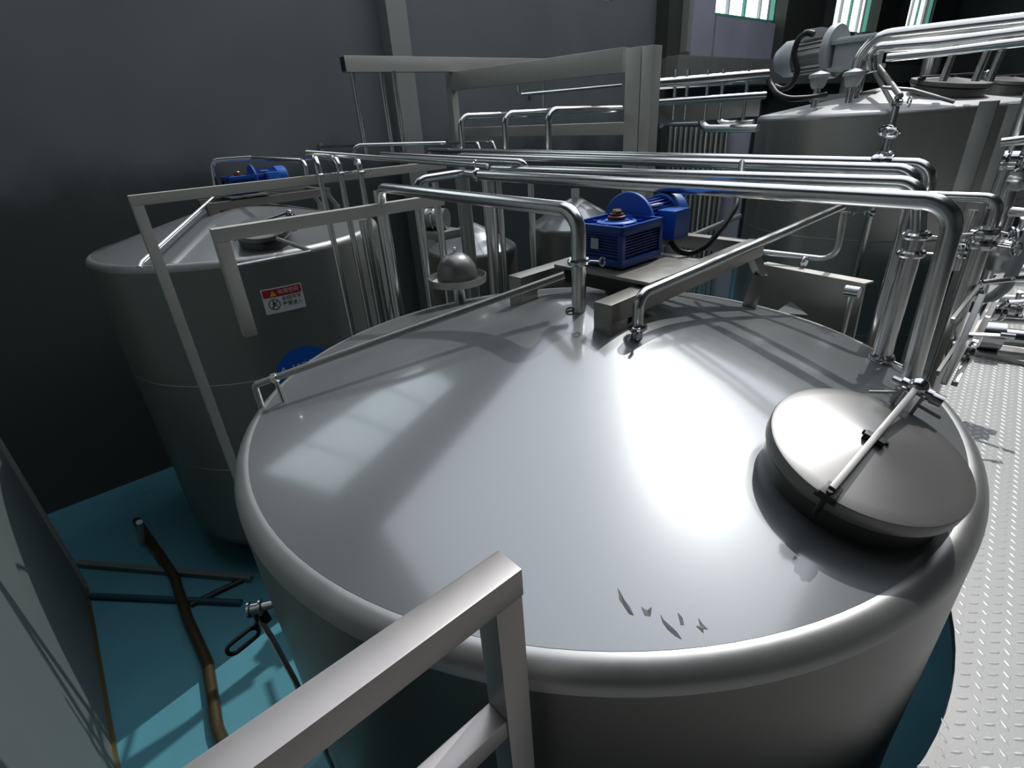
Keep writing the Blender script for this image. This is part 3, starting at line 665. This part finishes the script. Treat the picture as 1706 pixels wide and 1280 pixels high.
pipe('pair of tiny elbow pipes left of the hooked pipes', [W(750, 238, y=4.45), W(795, 238, y=4.3), W(800, 252, y=4.3)], .02, .05)
pipe('small low arch of pipe behind the leftmost hooked pipe', [W(795, 236, y=4.4), W(820, 236, y=4.4), W(826, 250, y=4.4)], .018, .05)
ORD = 'first second third fourth fifth sixth seventh eighth ninth tenth eleventh twelfth'.split()
def wall_arm(o, p):
    p = Vector(p); bm = bmesh.new(); obox(bm, p, (XW+.025, p.y, p.z), .012, .03); obox(bm, (XW+.025, p.y, p.z-.05), (XW+.025, p.y, p.z+.05), .05, .012); link('wall_arm', bm, FRAMEM, o, o.location)
for o in [q for q in C.objects if q.get('label', '') in ('thin pipe loop hanging in front of the dark wall', 'upper thin pipe hooking over behind the left risers')]:
    wall_arm(o, W(1000, 144, x=-6) if 'loop' in o['label'] else W(700, 239, x=-5.06))
# right side of the column: rack pipes
pipe('upper twin pipe running right from the double column to the tall tank', [W(1080, 141, y=4.6), W(1278, 124, y=5.6)], .045)
pipe('thin pipe just under the upper twin pipe right of the column', [W(1080, 147, y=4.6), W(1220, 137, y=5.5)], .018)
pipe('lower bright pipe running right from the column', [W(1080, 172, y=4.6), W(1275, 159, y=5.4)], .032)
pipe('bracket pipe below the bright pipe right of the column', [W(1080, 182, y=4.6), W(1180, 176, y=6.0)], .02)
bm = bmesh.new(); a_ = W(1082, 192, y=4.6); b_ = W(1262, 180, y=6.2); obox(bm, a_, b_, .06, .16, .004, up=(0,0,1)); tag(base(link('rack_beam', bm, FRAMEM), a_), 'dark beam between the column and the tall tank', 'beam')
pipe('hooked pipe dropping and turning right beside the column', [W(1171, 178, y=5.8), W(1167, 214, y=5.8), W(1262, 214, y=5.8)], .04, .12)
pipe('short polished elbow next to the hooked pipe', [W(1198, 190, y=5.9), W(1199, 204, y=5.9), W(1215, 206, y=5.9), W(1255, 204, y=5.9)], .03, .08)
pipe('thin bent pipe above the row of upright bars', [W(1100, 212, y=6.0), W(1106, 206, y=6.0), W(1165, 205, y=6.0)], .02, .05)
for i in range(12):
    px = 1118+i*8.6; t_ = W(px, 211+.25*i, y=6.3); bm = bmesh.new(); cyl(bm, t_, (t_.x, t_.y, FZ), .022, n=10); o = link('upright_pipe', bm, PIPE if i % 2 else FRAMEM)
    tag(base(o, (t_.x, t_.y, FZ)), ORD[i].capitalize()+' from left in the close row of slim upright pipes', 'pipe', 'row of slim upright pipes')
bm = bmesh.new(); a_ = W(1215, 220, y=6.35); b_ = W(1250, 222, y=6.35); box(bm, (a_.x, 6.35, FZ), (b_.x, 6.38, a_.z), .003); tag(base(link('screen_board', bm, LILAC), (a_.x, 6.35, FZ)), 'pale upright panel between the pipe row and the tall tank', 'panel')
for i, px in enumerate((1094, 1126, 1146, 1180, 1205, 1246)):
    t_ = W(px, 132, y=4.6+(px-1080)/200); bm = bmesh.new(); cyl(bm, t_+Vector((0,0,.08)), (t_.x, t_.y, VZ(t_.x, t_.y, 200)), .016, n=8); tag(base(link('hanger_rod', bm, PIPE), (t_.x, t_.y, VZ(t_.x, t_.y, 200))), ORD[i].capitalize()+' thin hanger rod from the double column, between rack pipes', 'rod', 'hanger rods of the rack')

# ================================================================== TALL TANK TOP
def zc3(x, y): return -.1+.22*(1-min(1, math.hypot(x-T3C[0], y-T3C[1])/1.25))
# grey agitator
g = W(1392, 96, y=7.15)
root = thing('agitator_gear_motor', 'pale grey gear motor on top of the tall tank at upper right', 'gear motor', g); 
ax = Vector((-1, .12, -.03)).normalized()
bm = bmesh.new(); lathe(bm, [(.0, -.02), (.25, -.02), (.26, 0), (.26, .05), (.25, .06)], (0,0,.06), ax, 40); link('motor_flange', bm, GREY_M, root)
bm = bmesh.new(); lathe(bm, [(.17, .06), (.17, .42), (.16, .44)], (0,0,.06), ax, 32); link('motor_body', bm, FRAMEM, root)
bm = bmesh.new(); lathe(bm, [(.185, .42), (.185, .56), (.12, .66), (0, .68)], (0,0,.06), ax, 32); link('fan_cover', bm, GREY_M, root)
bm = bmesh.new()
for i in range(20):
    t = i*2*PI/20; u, v, d_ = frame_of(ax); rr = u*math.cos(t)+v*math.sin(t); obox(bm, Vector((0,0,.06))+rr*.175+ax*.08, Vector((0,0,.06))+rr*.175+ax*.42, .006, .03, up=rr)
link('motor_fin', bm, FRAMEM, root)['kind'] = 'stuff'
bm = bmesh.new(); box(bm, (.03, -.16, -.12), (.42, .16, .17), .02); box(bm, (.0, -.19, .11), (.45, .19, .15), .006); box(bm, (.0, -.19, -.14), (.45, .19, -.10), .006); link('gearbox_housing', bm, GREY_M, root)
bm = bmesh.new(); cyl(bm, (.22, 0, .15), (.22, 0, .2), .07, n=20); link('shaft_cap', bm, CHROME, root)
bm = bmesh.new(); box(bm, (-.35, -.1, .2), (-.15, .1, .30), .01); link('terminal_box', bm, GREY_M, root)
bm = bmesh.new(); cyl(bm, (.22, 0, -.12), (.22, 0, -.38), .11, n=20); link('shaft_housing', bm, FRAMEM, root)
bm = bmesh.new(); box(bm, g+Vector((-.1, -.25, -.42)), g+Vector((.55, .25, -.36)), .004)
for (x, y) in ((-.05, -.2), (.5, -.2), (-.05, .2), (.5, .2)): box(bm, g+Vector((x-.03, y-.03, -.6)), g+Vector((x+.03, y+.03, -.4)), .003)
tag(base(link('motor_stand', bm, FRAMEM), g+Vector((0,0,-.6))), 'low steel stand under the pale grey gear motor', 'frame')
# breather caps
for (px, py, fy, lb) in ((1366, 128, 165, 'white-topped vent cap nearer the left edge of the tall tank'), (1424, 124, 158, 'white-topped vent cap nearer the middle of the tall tank')):
    y_ = 6.55; t_ = W(px, py-4, y=y_); zb2 = zc3(t_.x, t_.y)-.01
    root = thing('vent_cap', lb, 'vent', (t_.x, t_.y, zb2)); h = t_.z-zb2
    bm = bmesh.new(); cyl(bm, (0,0,0), (0,0,h-.08), .035, n=16); link('stub', bm, PIPE, root)
    bm = bmesh.new(); lathe(bm, [(.05, h-.13), (.07, h-.10), (.085, h-.03), (.10, h-.03), (.10, h), (.05, h+.02), (0, h+.035)], n=28); link('cap', bm, GREY_M, root)
pipe('thick black cable arching over the pale grey gear motor', [W(1356, 57, y=6.7), W(1345, 54, y=6.7), W(1330, 64, y=6.7), W(1322, 88, y=6.7), W(1330, 118, y=6.7), W(1320, 142, y=6.7), W(1303, 150, y=6.7), W(1290, 144, y=6.7)], .03, .15, BLACK, 'power_cable', 'cable')
pipe('black cable drooping past the left rim of the tall tank', [W(1277, 122, y=6.2), W(1282, 138, y=6.2), W(1294, 157, y=6.1), W(1312, 165, y=6.1), W(1345, 164, y=6.2), W(1375, 158, y=6.5)], .028, .2, BLACK, 'power_cable', 'cable')
# overhead header pipes to the right
def hdr(lb, pts, r, bend): return pipe(lb, pts, r, bend)
t_ = W(1432, 110, y=6.8); p1_ = W(1438, 68, y=6.8)
hdr('top header pipe curving up off the tall tank toward the right edge', [(t_.x, t_.y, zc3(t_.x, t_.y)), W(1436, 64, y=6.8), W(1720, 32, y=6.8)], .06, .30)
hdr('middle header pipe under the top header pipe', [W(1452, 120, y=6.6), W(1450, 80, y=6.6), W(1560, 72, y=6.6), W(1720, 52, y=6.6)], .045, .12)
hdr('lowest header pipe at the right edge over the manways', [W(1478, 96, y=6.5), W(1560, 88, y=6.5), W(1720, 68, y=6.5)], .035, .1)
for px, lb in ((1592, 'slanting riser from the lowest header to the first tall tank manway'), (1648, 'upright riser between the two tall tank manways'), (1672, 'thin riser next to the second tall tank manway')):
    t_ = W(px, 80, y=6.6); bm = bmesh.new(); cyl(bm, t_, (t_.x-.03, t_.y, VZ(t_.x, t_.y, 135)), .032, n=14); tag(base(link('riser_pipe', bm, PIPE), (t_.x, t_.y, VZ(t_.x, t_.y, 135))), lb, 'pipe')
t_ = W(1558, 82, y=8.2); bm = bmesh.new(); cyl(bm, t_, (t_.x, t_.y, t_.z-.4), .09, n=20); tag(base(link('riser_pipe', bm, CHROME), (t_.x, t_.y, t_.z-.4)), 'stout bright riser behind the first tall tank manway', 'pipe')
# inclined legs and down pipe in front of the tall tank
YB = 5.95
pipe('upper inclined pole meeting the down pipe of the tall tank', [W(1464, 112, y=6.9), W(1500, 160, y=YB)], .025, m=RAILM)
pipe('lower inclined pole beside the down pipe of the tall tank', [W(1458, 122, y=6.9), W(1492, 182, y=YB)], .02, m=FRAMEM)
t_ = W(1497, 160, y=YB)
pipe('slim down pipe on the front of the tall tank', [(t_.x, t_.y, t_.z), (t_.x, t_.y, FZ)], .03, n=12, clamps=[((t_.x, t_.y, t_.z-.05), (0,0,1), (1,-1,0), 2.4), ((t_.x, t_.y, t_.z-.98), (0,0,1), (-1,-.5,0), 2.4)])
pipe('thin hose line along the front of the tall tank lid', [W(1470, 146, y=6.2), W(1520, 150, y=6.2), W(1590, 170, y=6.2)], .016, .1, FRAMEM)

# ================================================================== BEHIND THE NEAR TANK, CENTRE RIGHT
a_ = W(1268, 441, y=2.95); b_ = W(1444, 474, y=2.8)
root = thing('cable_tray', 'dark sheet-metal tray behind the near tank, right of the frame', 'tray', (b_.x, b_.y, -1.2)); off = Vector((b_.x, b_.y, -1.2))
bm = bmesh.new(); obox(bm, a_+Vector((0,0,-.17)), b_+Vector((0,0,-.17)), .012, .34, up=(0,0,1)); link('side_plate', bm, FRAMEM, root, off)
bm = bmesh.new(); obox(bm, a_+Vector((0,.03,0)), b_+Vector((0,.03,0)), .07, .008, up=(0,0,1)); link('top_lip', bm, BEAM, root, off)
t_ = W(1420, 486, y=2.74)
root = thing('drain_valve', 'small clamped valve under the dark sheet-metal tray', 'valve', (t_.x, t_.y, -1.3)); off = Vector((t_.x, t_.y, -1.3))
bm = bmesh.new(); cyl(bm, t_+Vector((-.03,0,0)), t_+Vector((.03,0,0)), .028, n=14); link('body', bm, CHROME, root, off)
bm = bmesh.new(); cyl(bm, t_, (t_.x, t_.y, -1.3), .014, n=10); link('drain_tube', bm, PIPE, root, off)
bm = bmesh.new(); v = [W(1290, 521, z=-.94), W(1318, 502, z=-.94), W(1346, 525, z=-.94)]
vv = [bm.verts.new(p) for p in v]+[bm.verts.new(p+Vector((0,0,-.006))) for p in v]
bm.faces.new(vv[:3]); bm.faces.new(vv[3:][::-1]); [bm.faces.new((vv[i], vv[(i+1)%3], vv[3+(i+1)%3], vv[3+i])) for i in range(3)]
tag(base(link('gusset_plate', bm, CONE, sm=False), v[2]), 'pale triangular gusset plate just behind the near tank', 'plate')
pipe('thin straight pipe between the blue motor and the tall tank', [W(1145, 397, y=2.9), W(1232, 360, y=4.2)], .02)

# ================================================================== RIGHT: POSTS, MANIFOLD AND VALVES ON THE WALKWAY
for px, py, y_, wd, lb in ((1648, 168, 3.7, .075, 'dark flat post in front of the tall tank, left one of two'), (1692, 172, 3.7, .05, 'dark flat post in front of the tall tank, right one of two')):
    t_ = W(px, py, y=y_); bm = bmesh.new(); box(bm, (t_.x-wd/2, y_, FZ), (t_.x+wd/2, y_+.04, t_.z), .003); tag(base(link('walkway_post', bm, FRAMEM), (t_.x, y_, FZ)), lb, 'post')
t_ = W(1704, 200, y=3.6)
pipe('pale upright pipe beside the right dark post', [(t_.x, 3.6, .0), (t_.x, 3.6, PZ)], .03)
a_ = W(1600, 329, y=2.75); b_ = W(1668, 331, y=2.75)
pipe('goalpost-shaped pipe right of the big elbow', [a_+Vector((-.15,0,0)), b_, (b_.x, b_.y, -1.45)], .02, .05, clamps=[((b_.x, b_.y, VZ(b_.x, b_.y, 384)), (0,0,1), (1,-1,0), 1.4)])
b2 = W(1640, 390, y=2.6); 
pipe('stout upright manifold pipe right of the big elbow', [(b2.x, b2.y, VZ(b2.x, b2.y, 384)), (b2.x, b2.y, PZ+.01)], .03, clamps=[((b2.x, b2.y, VZ(b2.x, b2.y, 388)), (0,0,1), (-1,-1,0), 1.5), ((b2.x, b2.y, VZ(b2.x, b2.y, 407)), (0,0,1), (1,-.4,0), 1.5)])
def valve(lb, p, axis, r=.04, hd=(0,0,1), hl=.14):
    p = Vector(p); u, v, d = frame_of(axis); root = thing('butterfly_valve', lb, 'valve', p)
    bm = bmesh.new(); lathe(bm, [(r*.8, -.04), (r*1.15, -.036), (r*1.15, -.028), (r*.85, -.024), (r*1.1, -.012), (r*1.1, .012), (r*.85, .024), (r*1.15, .028), (r*1.15, .036), (r*.8, .04)], (0,0,0), d, 24); link('body', bm, CHROME, root)
    h = Vector(hd).normalized(); bm = bmesh.new(); cyl(bm, h*r, h*(r+.05), .011, n=12); link('stem', bm, CHROME, root)
    bm = bmesh.new(); obox(bm, h*(r+.045)-d*.01, h*(r+.06)+d*hl, .018, .008, .002, up=h); cyl(bm, h*(r+.06)+d*hl*.7, h*(r+.06)+d*hl, .011, n=10); link('handle', bm, CHROME, root)
    return root
V_ = ((1668, 425, 3.0, (0,1,.2), .055, 'large round chrome valve right of the manifold pipe'), (1600, 586, 2.55, (1,.3,0), .04, 'chrome valve low down behind the big elbow foot'), (1690, 268, 3.1, (1,0,0), .035, 'upper chrome valve near the right edge'),
      (1700, 300, 3.05, (0,1,0), .035, 'chrome valve just below the upper one at the right edge'), (1604, 415, 2.9, (0,.3,1), .03, 'narrow chrome valve tucked between elbow and manifold'), (1695, 395, 3.2, (1,.5,0), .04, 'chrome valve at the right edge level with the manifold clamps'),
      (1612, 490, 2.75, (1,1,0), .03, 'small chrome valve under the slanting bracket'), (1690, 512, 3.5, (1,0,0), .04, 'chrome valve lying low at the right edge'), (1655, 520, 3.3, (1,.6,0), .035, 'chrome valve on the low manifold next to the walkway'))
for i, (px, py, y_, ax_, r_, lb) in enumerate(V_): valve(lb, W(px, py, y=y_), ax_, r_, (0, -.3, 1) if i % 2 else (.5, -.3, .8))
pipe('bright white-lit pipe slanting down at the right edge', [W(1718, 385, y=2.9), W(1676, 478, y=2.9), W(1648, 500, y=2.9), W(1630, 492, y=2.95)], .022, .05, GREY_M)  # steel pipe given pale paint for its white-lit look
for (pa, pb, y_, r_, lb) in (((1640, 452), (1715, 448), 3.6, .022, 'horizontal manifold pipe at the right edge, topmost'), ((1650, 470), (1715, 472), 3.6, .018, 'horizontal manifold pipe at the right edge, second from top'), ((1662, 498), (1715, 500), 3.5, .025, 'horizontal manifold pipe at the right edge, third from top'),
        ((1655, 530), (1715, 534), 3.5, .025, 'horizontal manifold pipe at the right edge, lowest'), ((1660, 350), (1715, 355), 3.3, .02, 'short cross pipe at the right edge above the valves'), ((1668, 238), (1715, 232), 3.4, .02, 'short cross pipe high at the right edge')):
    pipe(lb, [W(*pa, y=y_), W(*pb, y=y_)], r_)
for (px, py0, py1, y_, r_, lb) in ((1702, 260, 440, 3.3, .03, 'upright pipe cut by the right picture edge'), (1680, 360, 520, 3.5, .025, 'upright pipe behind the large round valve'), (1622, 350, 450, 3.2, .02, 'upright pipe glimpsed right behind the big elbow')):
    t_ = W(px, py0, y=y_); pipe(lb, [t_, (t_.x, t_.y, max(PZ, VZ(t_.x, t_.y, py1)))], r_)
def bar_(lb, p, q, w_, h_, m_=None, nm='angle_bracket'):
    bm = bmesh.new(); obox(bm, p, q, w_, h_, .002); return tag(base(link(nm, bm, m_ or BEAM), q), lb, 'bracket')
bar_('slanting flat bracket beside the big elbow pipe, upper one', W(1630, 478, y=2.6), W(1586, 535, y=2.35), .012, .02)
bar_('slanting flat bracket beside the big elbow pipe, lower one', W(1600, 566, y=2.5), W(1562, 622, y=2.25), .012, .02)
bar_('steep dark support leg behind the big elbow pipe', W(1636, 492, y=2.55), W(1572, 640, y=2.3), .02, .02, FRAMEM)
bar_('thin steep strut meeting the walkway near the manway hinge', W(1650, 505, y=2.7), W(1576, 636, y=2.32), .012, .012, RAILM)
bar_('inclined long rail low behind the big elbow pipe', W(1660, 500, y=3.1), W(1590, 640, y=2.36), .02, .02, BEAM)
t_ = W(1668, 545, y=3.0); 
root = thing('centrifugal_pump', 'low polished pump standing on the walkway at right', 'pump', (W(1650, 560, z=PZ+.12).x, W(1650, 560, z=PZ+.12).y, PZ))
bm = bmesh.new(); cyl(bm, (-.05, 0, .12), (.05, .03, .12), .09, n=28); link('volute', bm, CHROME, root)
bm = bmesh.new(); cyl(bm, (.05, .03, .12), (.25, .09, .12), .055, n=24); link('motor', bm, CHROME, root)
bm = bmesh.new(); box(bm, (-.08, -.08, 0), (.28, .14, .03), .004); link('base_plate', bm, FRAMEM, root)

# ================================================================== LOWER LEFT: VALVE WITH LOOP SHADOW, FLOOR PIPE
pv = Vector(W(425, 1014, y=.115)); 
root = thing('side_valve', 'dark valve with a solid loop for its handle shadow on the left side of the nearest tank', 'valve', pv)
dr = Vector((CX-pv.x, CY-pv.y, 0)).normalized()
bm = bmesh.new(); cyl(bm, dr*.02, dr*.22, .018, n=16); link('inlet_stub', bm, PIPE, root)
bm = bmesh.new(); lathe(bm, [(.02, -.03), (.034, -.026), (.034, -.018), (.024, -.014), (.024, .014), (.034, .018), (.034, .026), (.02, .03)], (0,0,0), dr, 24); link('body', bm, CHROME, root)
bm = bmesh.new(); obox(bm, (-.03, .0, -.07), (.03, .02, -.05), .04, .05, .006); cyl(bm, (0,0,0), (0,0,-.09), .018, n=12); link('gear_head', bm, DARK, root)
hc = Vector(W(405, 1068, x=pv.x))-pv; a_ = Vector(W(428, 1042, x=pv.x))-pv; b_ = Vector(W(378, 1082, x=pv.x))-pv
dd = (b_-a_).normalized(); u_, v_, _ = frame_of(dd); L = (b_-a_).length/2; rr_ = .03; n_ = Vector((0,0,1)); s_ = (n_-dd*n_.dot(dd)).normalized()
loop = []
for i in range(25):
    t = 2*PI*i/24; cx_ = math.cos(t); loop.append(hc+dd*(cx_*rr_+(L-rr_)*(1 if cx_ > 0 else -1)*min(1, abs(cx_)*4))+s_*math.sin(t)*rr_)
bm = bmesh.new(); tube(bm, loop, .009, 8); cyl(bm, (0,0,-.06), hc+(a_-hc)*.9, .011, n=8); link('loop_shadow', bm, DARK, root)  # solid dark loop stands in for the handle's cast shadow
bm = bmesh.new(); q_ = W(492, 1135, x=pv.x+.16)-pv; tube(bm, fillet([Vector((.02,0,-.05)), Vector((.06,.01,-.12)), q_, q_+Vector((.1,.02,-1.4))], .05), .012, 10); link('drain_tube', bm, PIPE, root)
pipe('rusty brown pipe lying along the turquoise floor', [W(228, 868, z=FZ+.05), W(290, 960, z=FZ+.05), W(312, 1030, z=FZ+.05), W(346, 1105, z=FZ+.05), W(362, 1215, z=FZ+.05), W(400, 1300, z=FZ+.05)], .045, .3, RUST, 'floor_pipe', 'pipe')
pipe('thin dark bar standing in for a shadow on the floor, crossing the brown pipe', [W(150, 993, z=FZ+.03), W(402, 1004, z=FZ+.03)], .03, m=SHADEM, name='floor_shadow_bar')  # dark bar laid on the floor in place of a beam's shadow
pipe('dark hose on the floor slanting from the brown pipe to the nearest tank', [W(318, 1008, z=FZ+.02), W(408, 965, z=FZ+.02)], .03, m=BLACK, name='floor_hose', cat='hose')
pipe('small white stand pipe in the shadow near the left tank', [W(232, 870, z=FZ+.4), W(238, 908, z=FZ)], .03, m=GREY_M, name='stand_pipe')
bm = bmesh.new(); a_ = W(133, 943, z=FZ); b_ = W(420, 968, z=FZ); obox(bm, a_+Vector((0,0,.03)), b_+Vector((0,0,.03)), .06, .06, .004); tag(base(link('light_edge_strip', bm, NEARW), a_), 'low pale strip standing in for the sunlight edge on the turquoise floor beyond the partition', 'strip')  # pale strip added along the edge of the sunlit floor

# ================================================================== SIGNS ON THE LEFT TANK
import bpy
def cylpatch(bm, cx, cy, R, ang, z, wd, ht, rot=0, n=12):
    pass
def warp(me, ang, z, cx, cy, R, tilt=0):         # wraps a flat mesh (x right, y up, z out) round the shell
    for v in me.vertices:
        x = v.co.x*math.cos(tilt)-v.co.y*math.sin(tilt); y = v.co.x*math.sin(tilt)+v.co.y*math.cos(tilt)
        a = ang+x/R; rr = R+v.co.z
        v.co = (rr*math.cos(a), rr*math.sin(a), z+y-FZ)
def text_mesh(body, size, m, x, y, zz, parent, name='lettering', align='CENTER'):
    cu = bpy.data.curves.new(name, 'FONT'); cu.body = body; cu.size = size; cu.align_x = align; cu.align_y = 'CENTER'; cu.extrude = 0.0003; cu.resolution_u = 2
    to = bpy.data.objects.new(name, cu); C.objects.link(to); dg = bpy.context.evaluated_depsgraph_get()
    me = bpy.data.meshes.new_from_object(to.evaluated_get(dg)); bpy.data.objects.remove(to)
    for v in me.vertices: v.co += Vector((x, y, zz))
    me.materials.clear(); me.materials.append(m); o = bpy.data.objects.new(name, me); C.objects.link(o); o.parent = parent; return o
def flat(name, pts, zz, m, parent):
    bm = bmesh.new(); vs = [bm.verts.new((x, y, zz)) for x, y in pts]; bm.faces.new(vs)
    bmesh.ops.triangulate(bm, faces=bm.faces)
    return link(name, bm, m, parent, sm=False)
def rect(name, x0, y0, x1, y1, zz, m, parent, n=10):
    bm = bmesh.new()
    xs = [x0+(x1-x0)*i/n for i in range(n+1)]
    A = [bm.verts.new((x, y0, zz)) for x in xs]; B = [bm.verts.new((x, y1, zz)) for x in xs]
    for i in range(n): bm.faces.new((A[i], A[i+1], B[i+1], B[i]))
    return link(name, bm, m, parent, sm=False)
hp = hitcyl(473, 498, T1C[0], T1C[1], RT)
ang = math.atan2(hp.y-T1C[1], hp.x-T1C[0])
hl = hitcyl(440, 505, T1C[0], T1C[1], RT); hr = hitcyl(507, 492, T1C[0], T1C[1], RT)
wd = RT*(math.atan2(hr.y-T1C[1], hr.x-T1C[0])-math.atan2(hl.y-T1C[1], hl.x-T1C[0])); 
ht = hitcyl(468, 478, T1C[0], T1C[1], RT).z-hitcyl(478, 519, T1C[0], T1C[1], RT).z
sg = thing('warning_sign', 'red and white no-entry warning sticker on the left tank', 'sign', (T1C[0], T1C[1], FZ))
w2, h2 = wd/2, ht/2
parts = [rect('backing', -w2, -h2, w2, h2, .002, WHITE, sg), rect('red_header', -w2*.94, h2*.28, w2*.94, h2*.90, .003, RED, sg)]
parts.append(flat('warning_triangle', [(-w2*.62, h2*.36), (-w2*.30, h2*.36), (-w2*.46, h2*.82)], .0036, YEL, sg))
s_ = ht*.20
parts.append(text_mesh('有限空间', s_, WHITE, w2*.30, h2*.60, .004, sg, 'header_lettering'))
parts.append(text_mesh('未经许可', s_*.95, INK, w2*.38, h2*.02, .004, sg, 'upper_lettering'))
parts.append(text_mesh('严禁进入', s_*.95, INK, w2*.38, -h2*.42, .004, sg, 'lower_lettering'))
bm = bmesh.new(); rr = h2*.44; cx_, cy_ = -w2*.50, -h2*.28; n = 32
A = [bm.verts.new((cx_+rr*math.cos(2*PI*i/n), cy_+rr*math.sin(2*PI*i/n), .004)) for i in range(n)]; B = [bm.verts.new((cx_+rr*.86*math.cos(2*PI*i/n), cy_+rr*.86*math.sin(2*PI*i/n), .004)) for i in range(n)]
for i in range(n): bm.faces.new((A[i], A[(i+1)%n], B[(i+1)%n], B[i]))
def seg(bm, a, b, t):
    a = Vector(a).to_3d(); b = Vector(b).to_3d(); d = (b-a).normalized(); s = Vector((-d.y, d.x, 0))*t/2
    vs = [bm.verts.new(Vector((cx_, cy_, .004))+p*rr) for p in (a-s, b-s, b+s, a+s)]; bm.faces.new(vs)
seg(bm, (-.6,-.6), (.62,.62), .10); seg(bm, (-.1,.35), (0,-.15), .24); seg(bm, (0,-.1), (-.35,-.7), .16); seg(bm, (0,-.1), (.4,-.3), .16); seg(bm, (.4,-.3), (.5,-.62), .13); seg(bm, (-.1,.3), (-.42,0), .12); seg(bm, (-.05,.25), (.4,.05), .12)
C8 = [bm.verts.new((cx_+rr*(-.08+.15*math.cos(2*PI*i/10)), cy_+rr*(.55+.15*math.sin(2*PI*i/10)), .004)) for i in range(10)]; bm.faces.new(C8)
parts.append(link('prohibition_pictogram', bm, INK, sg, sm=False))
for p in parts: warp(p.data, ang, hp.z, 0, 0, RT)
hb_ = hitcyl(512, 622, T1C[0], T1C[1], RT); angb = math.atan2(hb_.y-T1C[1], hb_.x-T1C[0])
rad = abs(hitcyl(505, 577, T1C[0], T1C[1], RT).z-hb_.z)
sb = thing('round_tank_label', 'round blue capacity sticker half hidden behind the nearest tank', 'sign', (T1C[0], T1C[1], FZ))
bm = bmesh.new(); bmesh.ops.create_grid(bm, x_segments=24, y_segments=24, size=rad)
bmesh.ops.delete(bm, geom=[v for v in bm.verts if v.co.length > rad*1.02], context='VERTS')
for v in bm.verts:
    pass
bm.free(); bm = bmesh.new(); cen = bm.verts.new((0,0,.002)); prev = None; n = 48
rings = []
for j in range(1, 9): rings.append([bm.verts.new((rad*j/8*math.cos(2*PI*i/n), rad*j/8*math.sin(2*PI*i/n), .002)) for i in range(n)])
for i in range(n): bm.faces.new((cen, rings[0][i], rings[0][(i+1)%n]))
for a, b in zip(rings, rings[1:]):
    for i in range(n): bm.faces.new((a[i], b[i], b[(i+1)%n], a[(i+1)%n]))
ps = [link('disc', bm, SIGNB, sb, sm=False), text_mesh('A-10T储罐', rad*.36, WHITE, 0, rad*.30, .004, sb, 'lettering')]
for p in ps: warp(p.data, angb, hb_.z, 0, 0, RT)

# ------------------------------------------------------------------ lift everything so that the turquoise floor is at height 0
for o in bpy.data.objects:
    if o.parent is None and o.name != 'camera': o.location.z += ZF
import os
if os.environ.get('DBG'):
    for px, x in ((1195, -7.6), (1297, -7.6), (1385, -7.6), (1440, -7.6), (1505, -7.6)): print('WIN', px, W(px, 30, x=x))
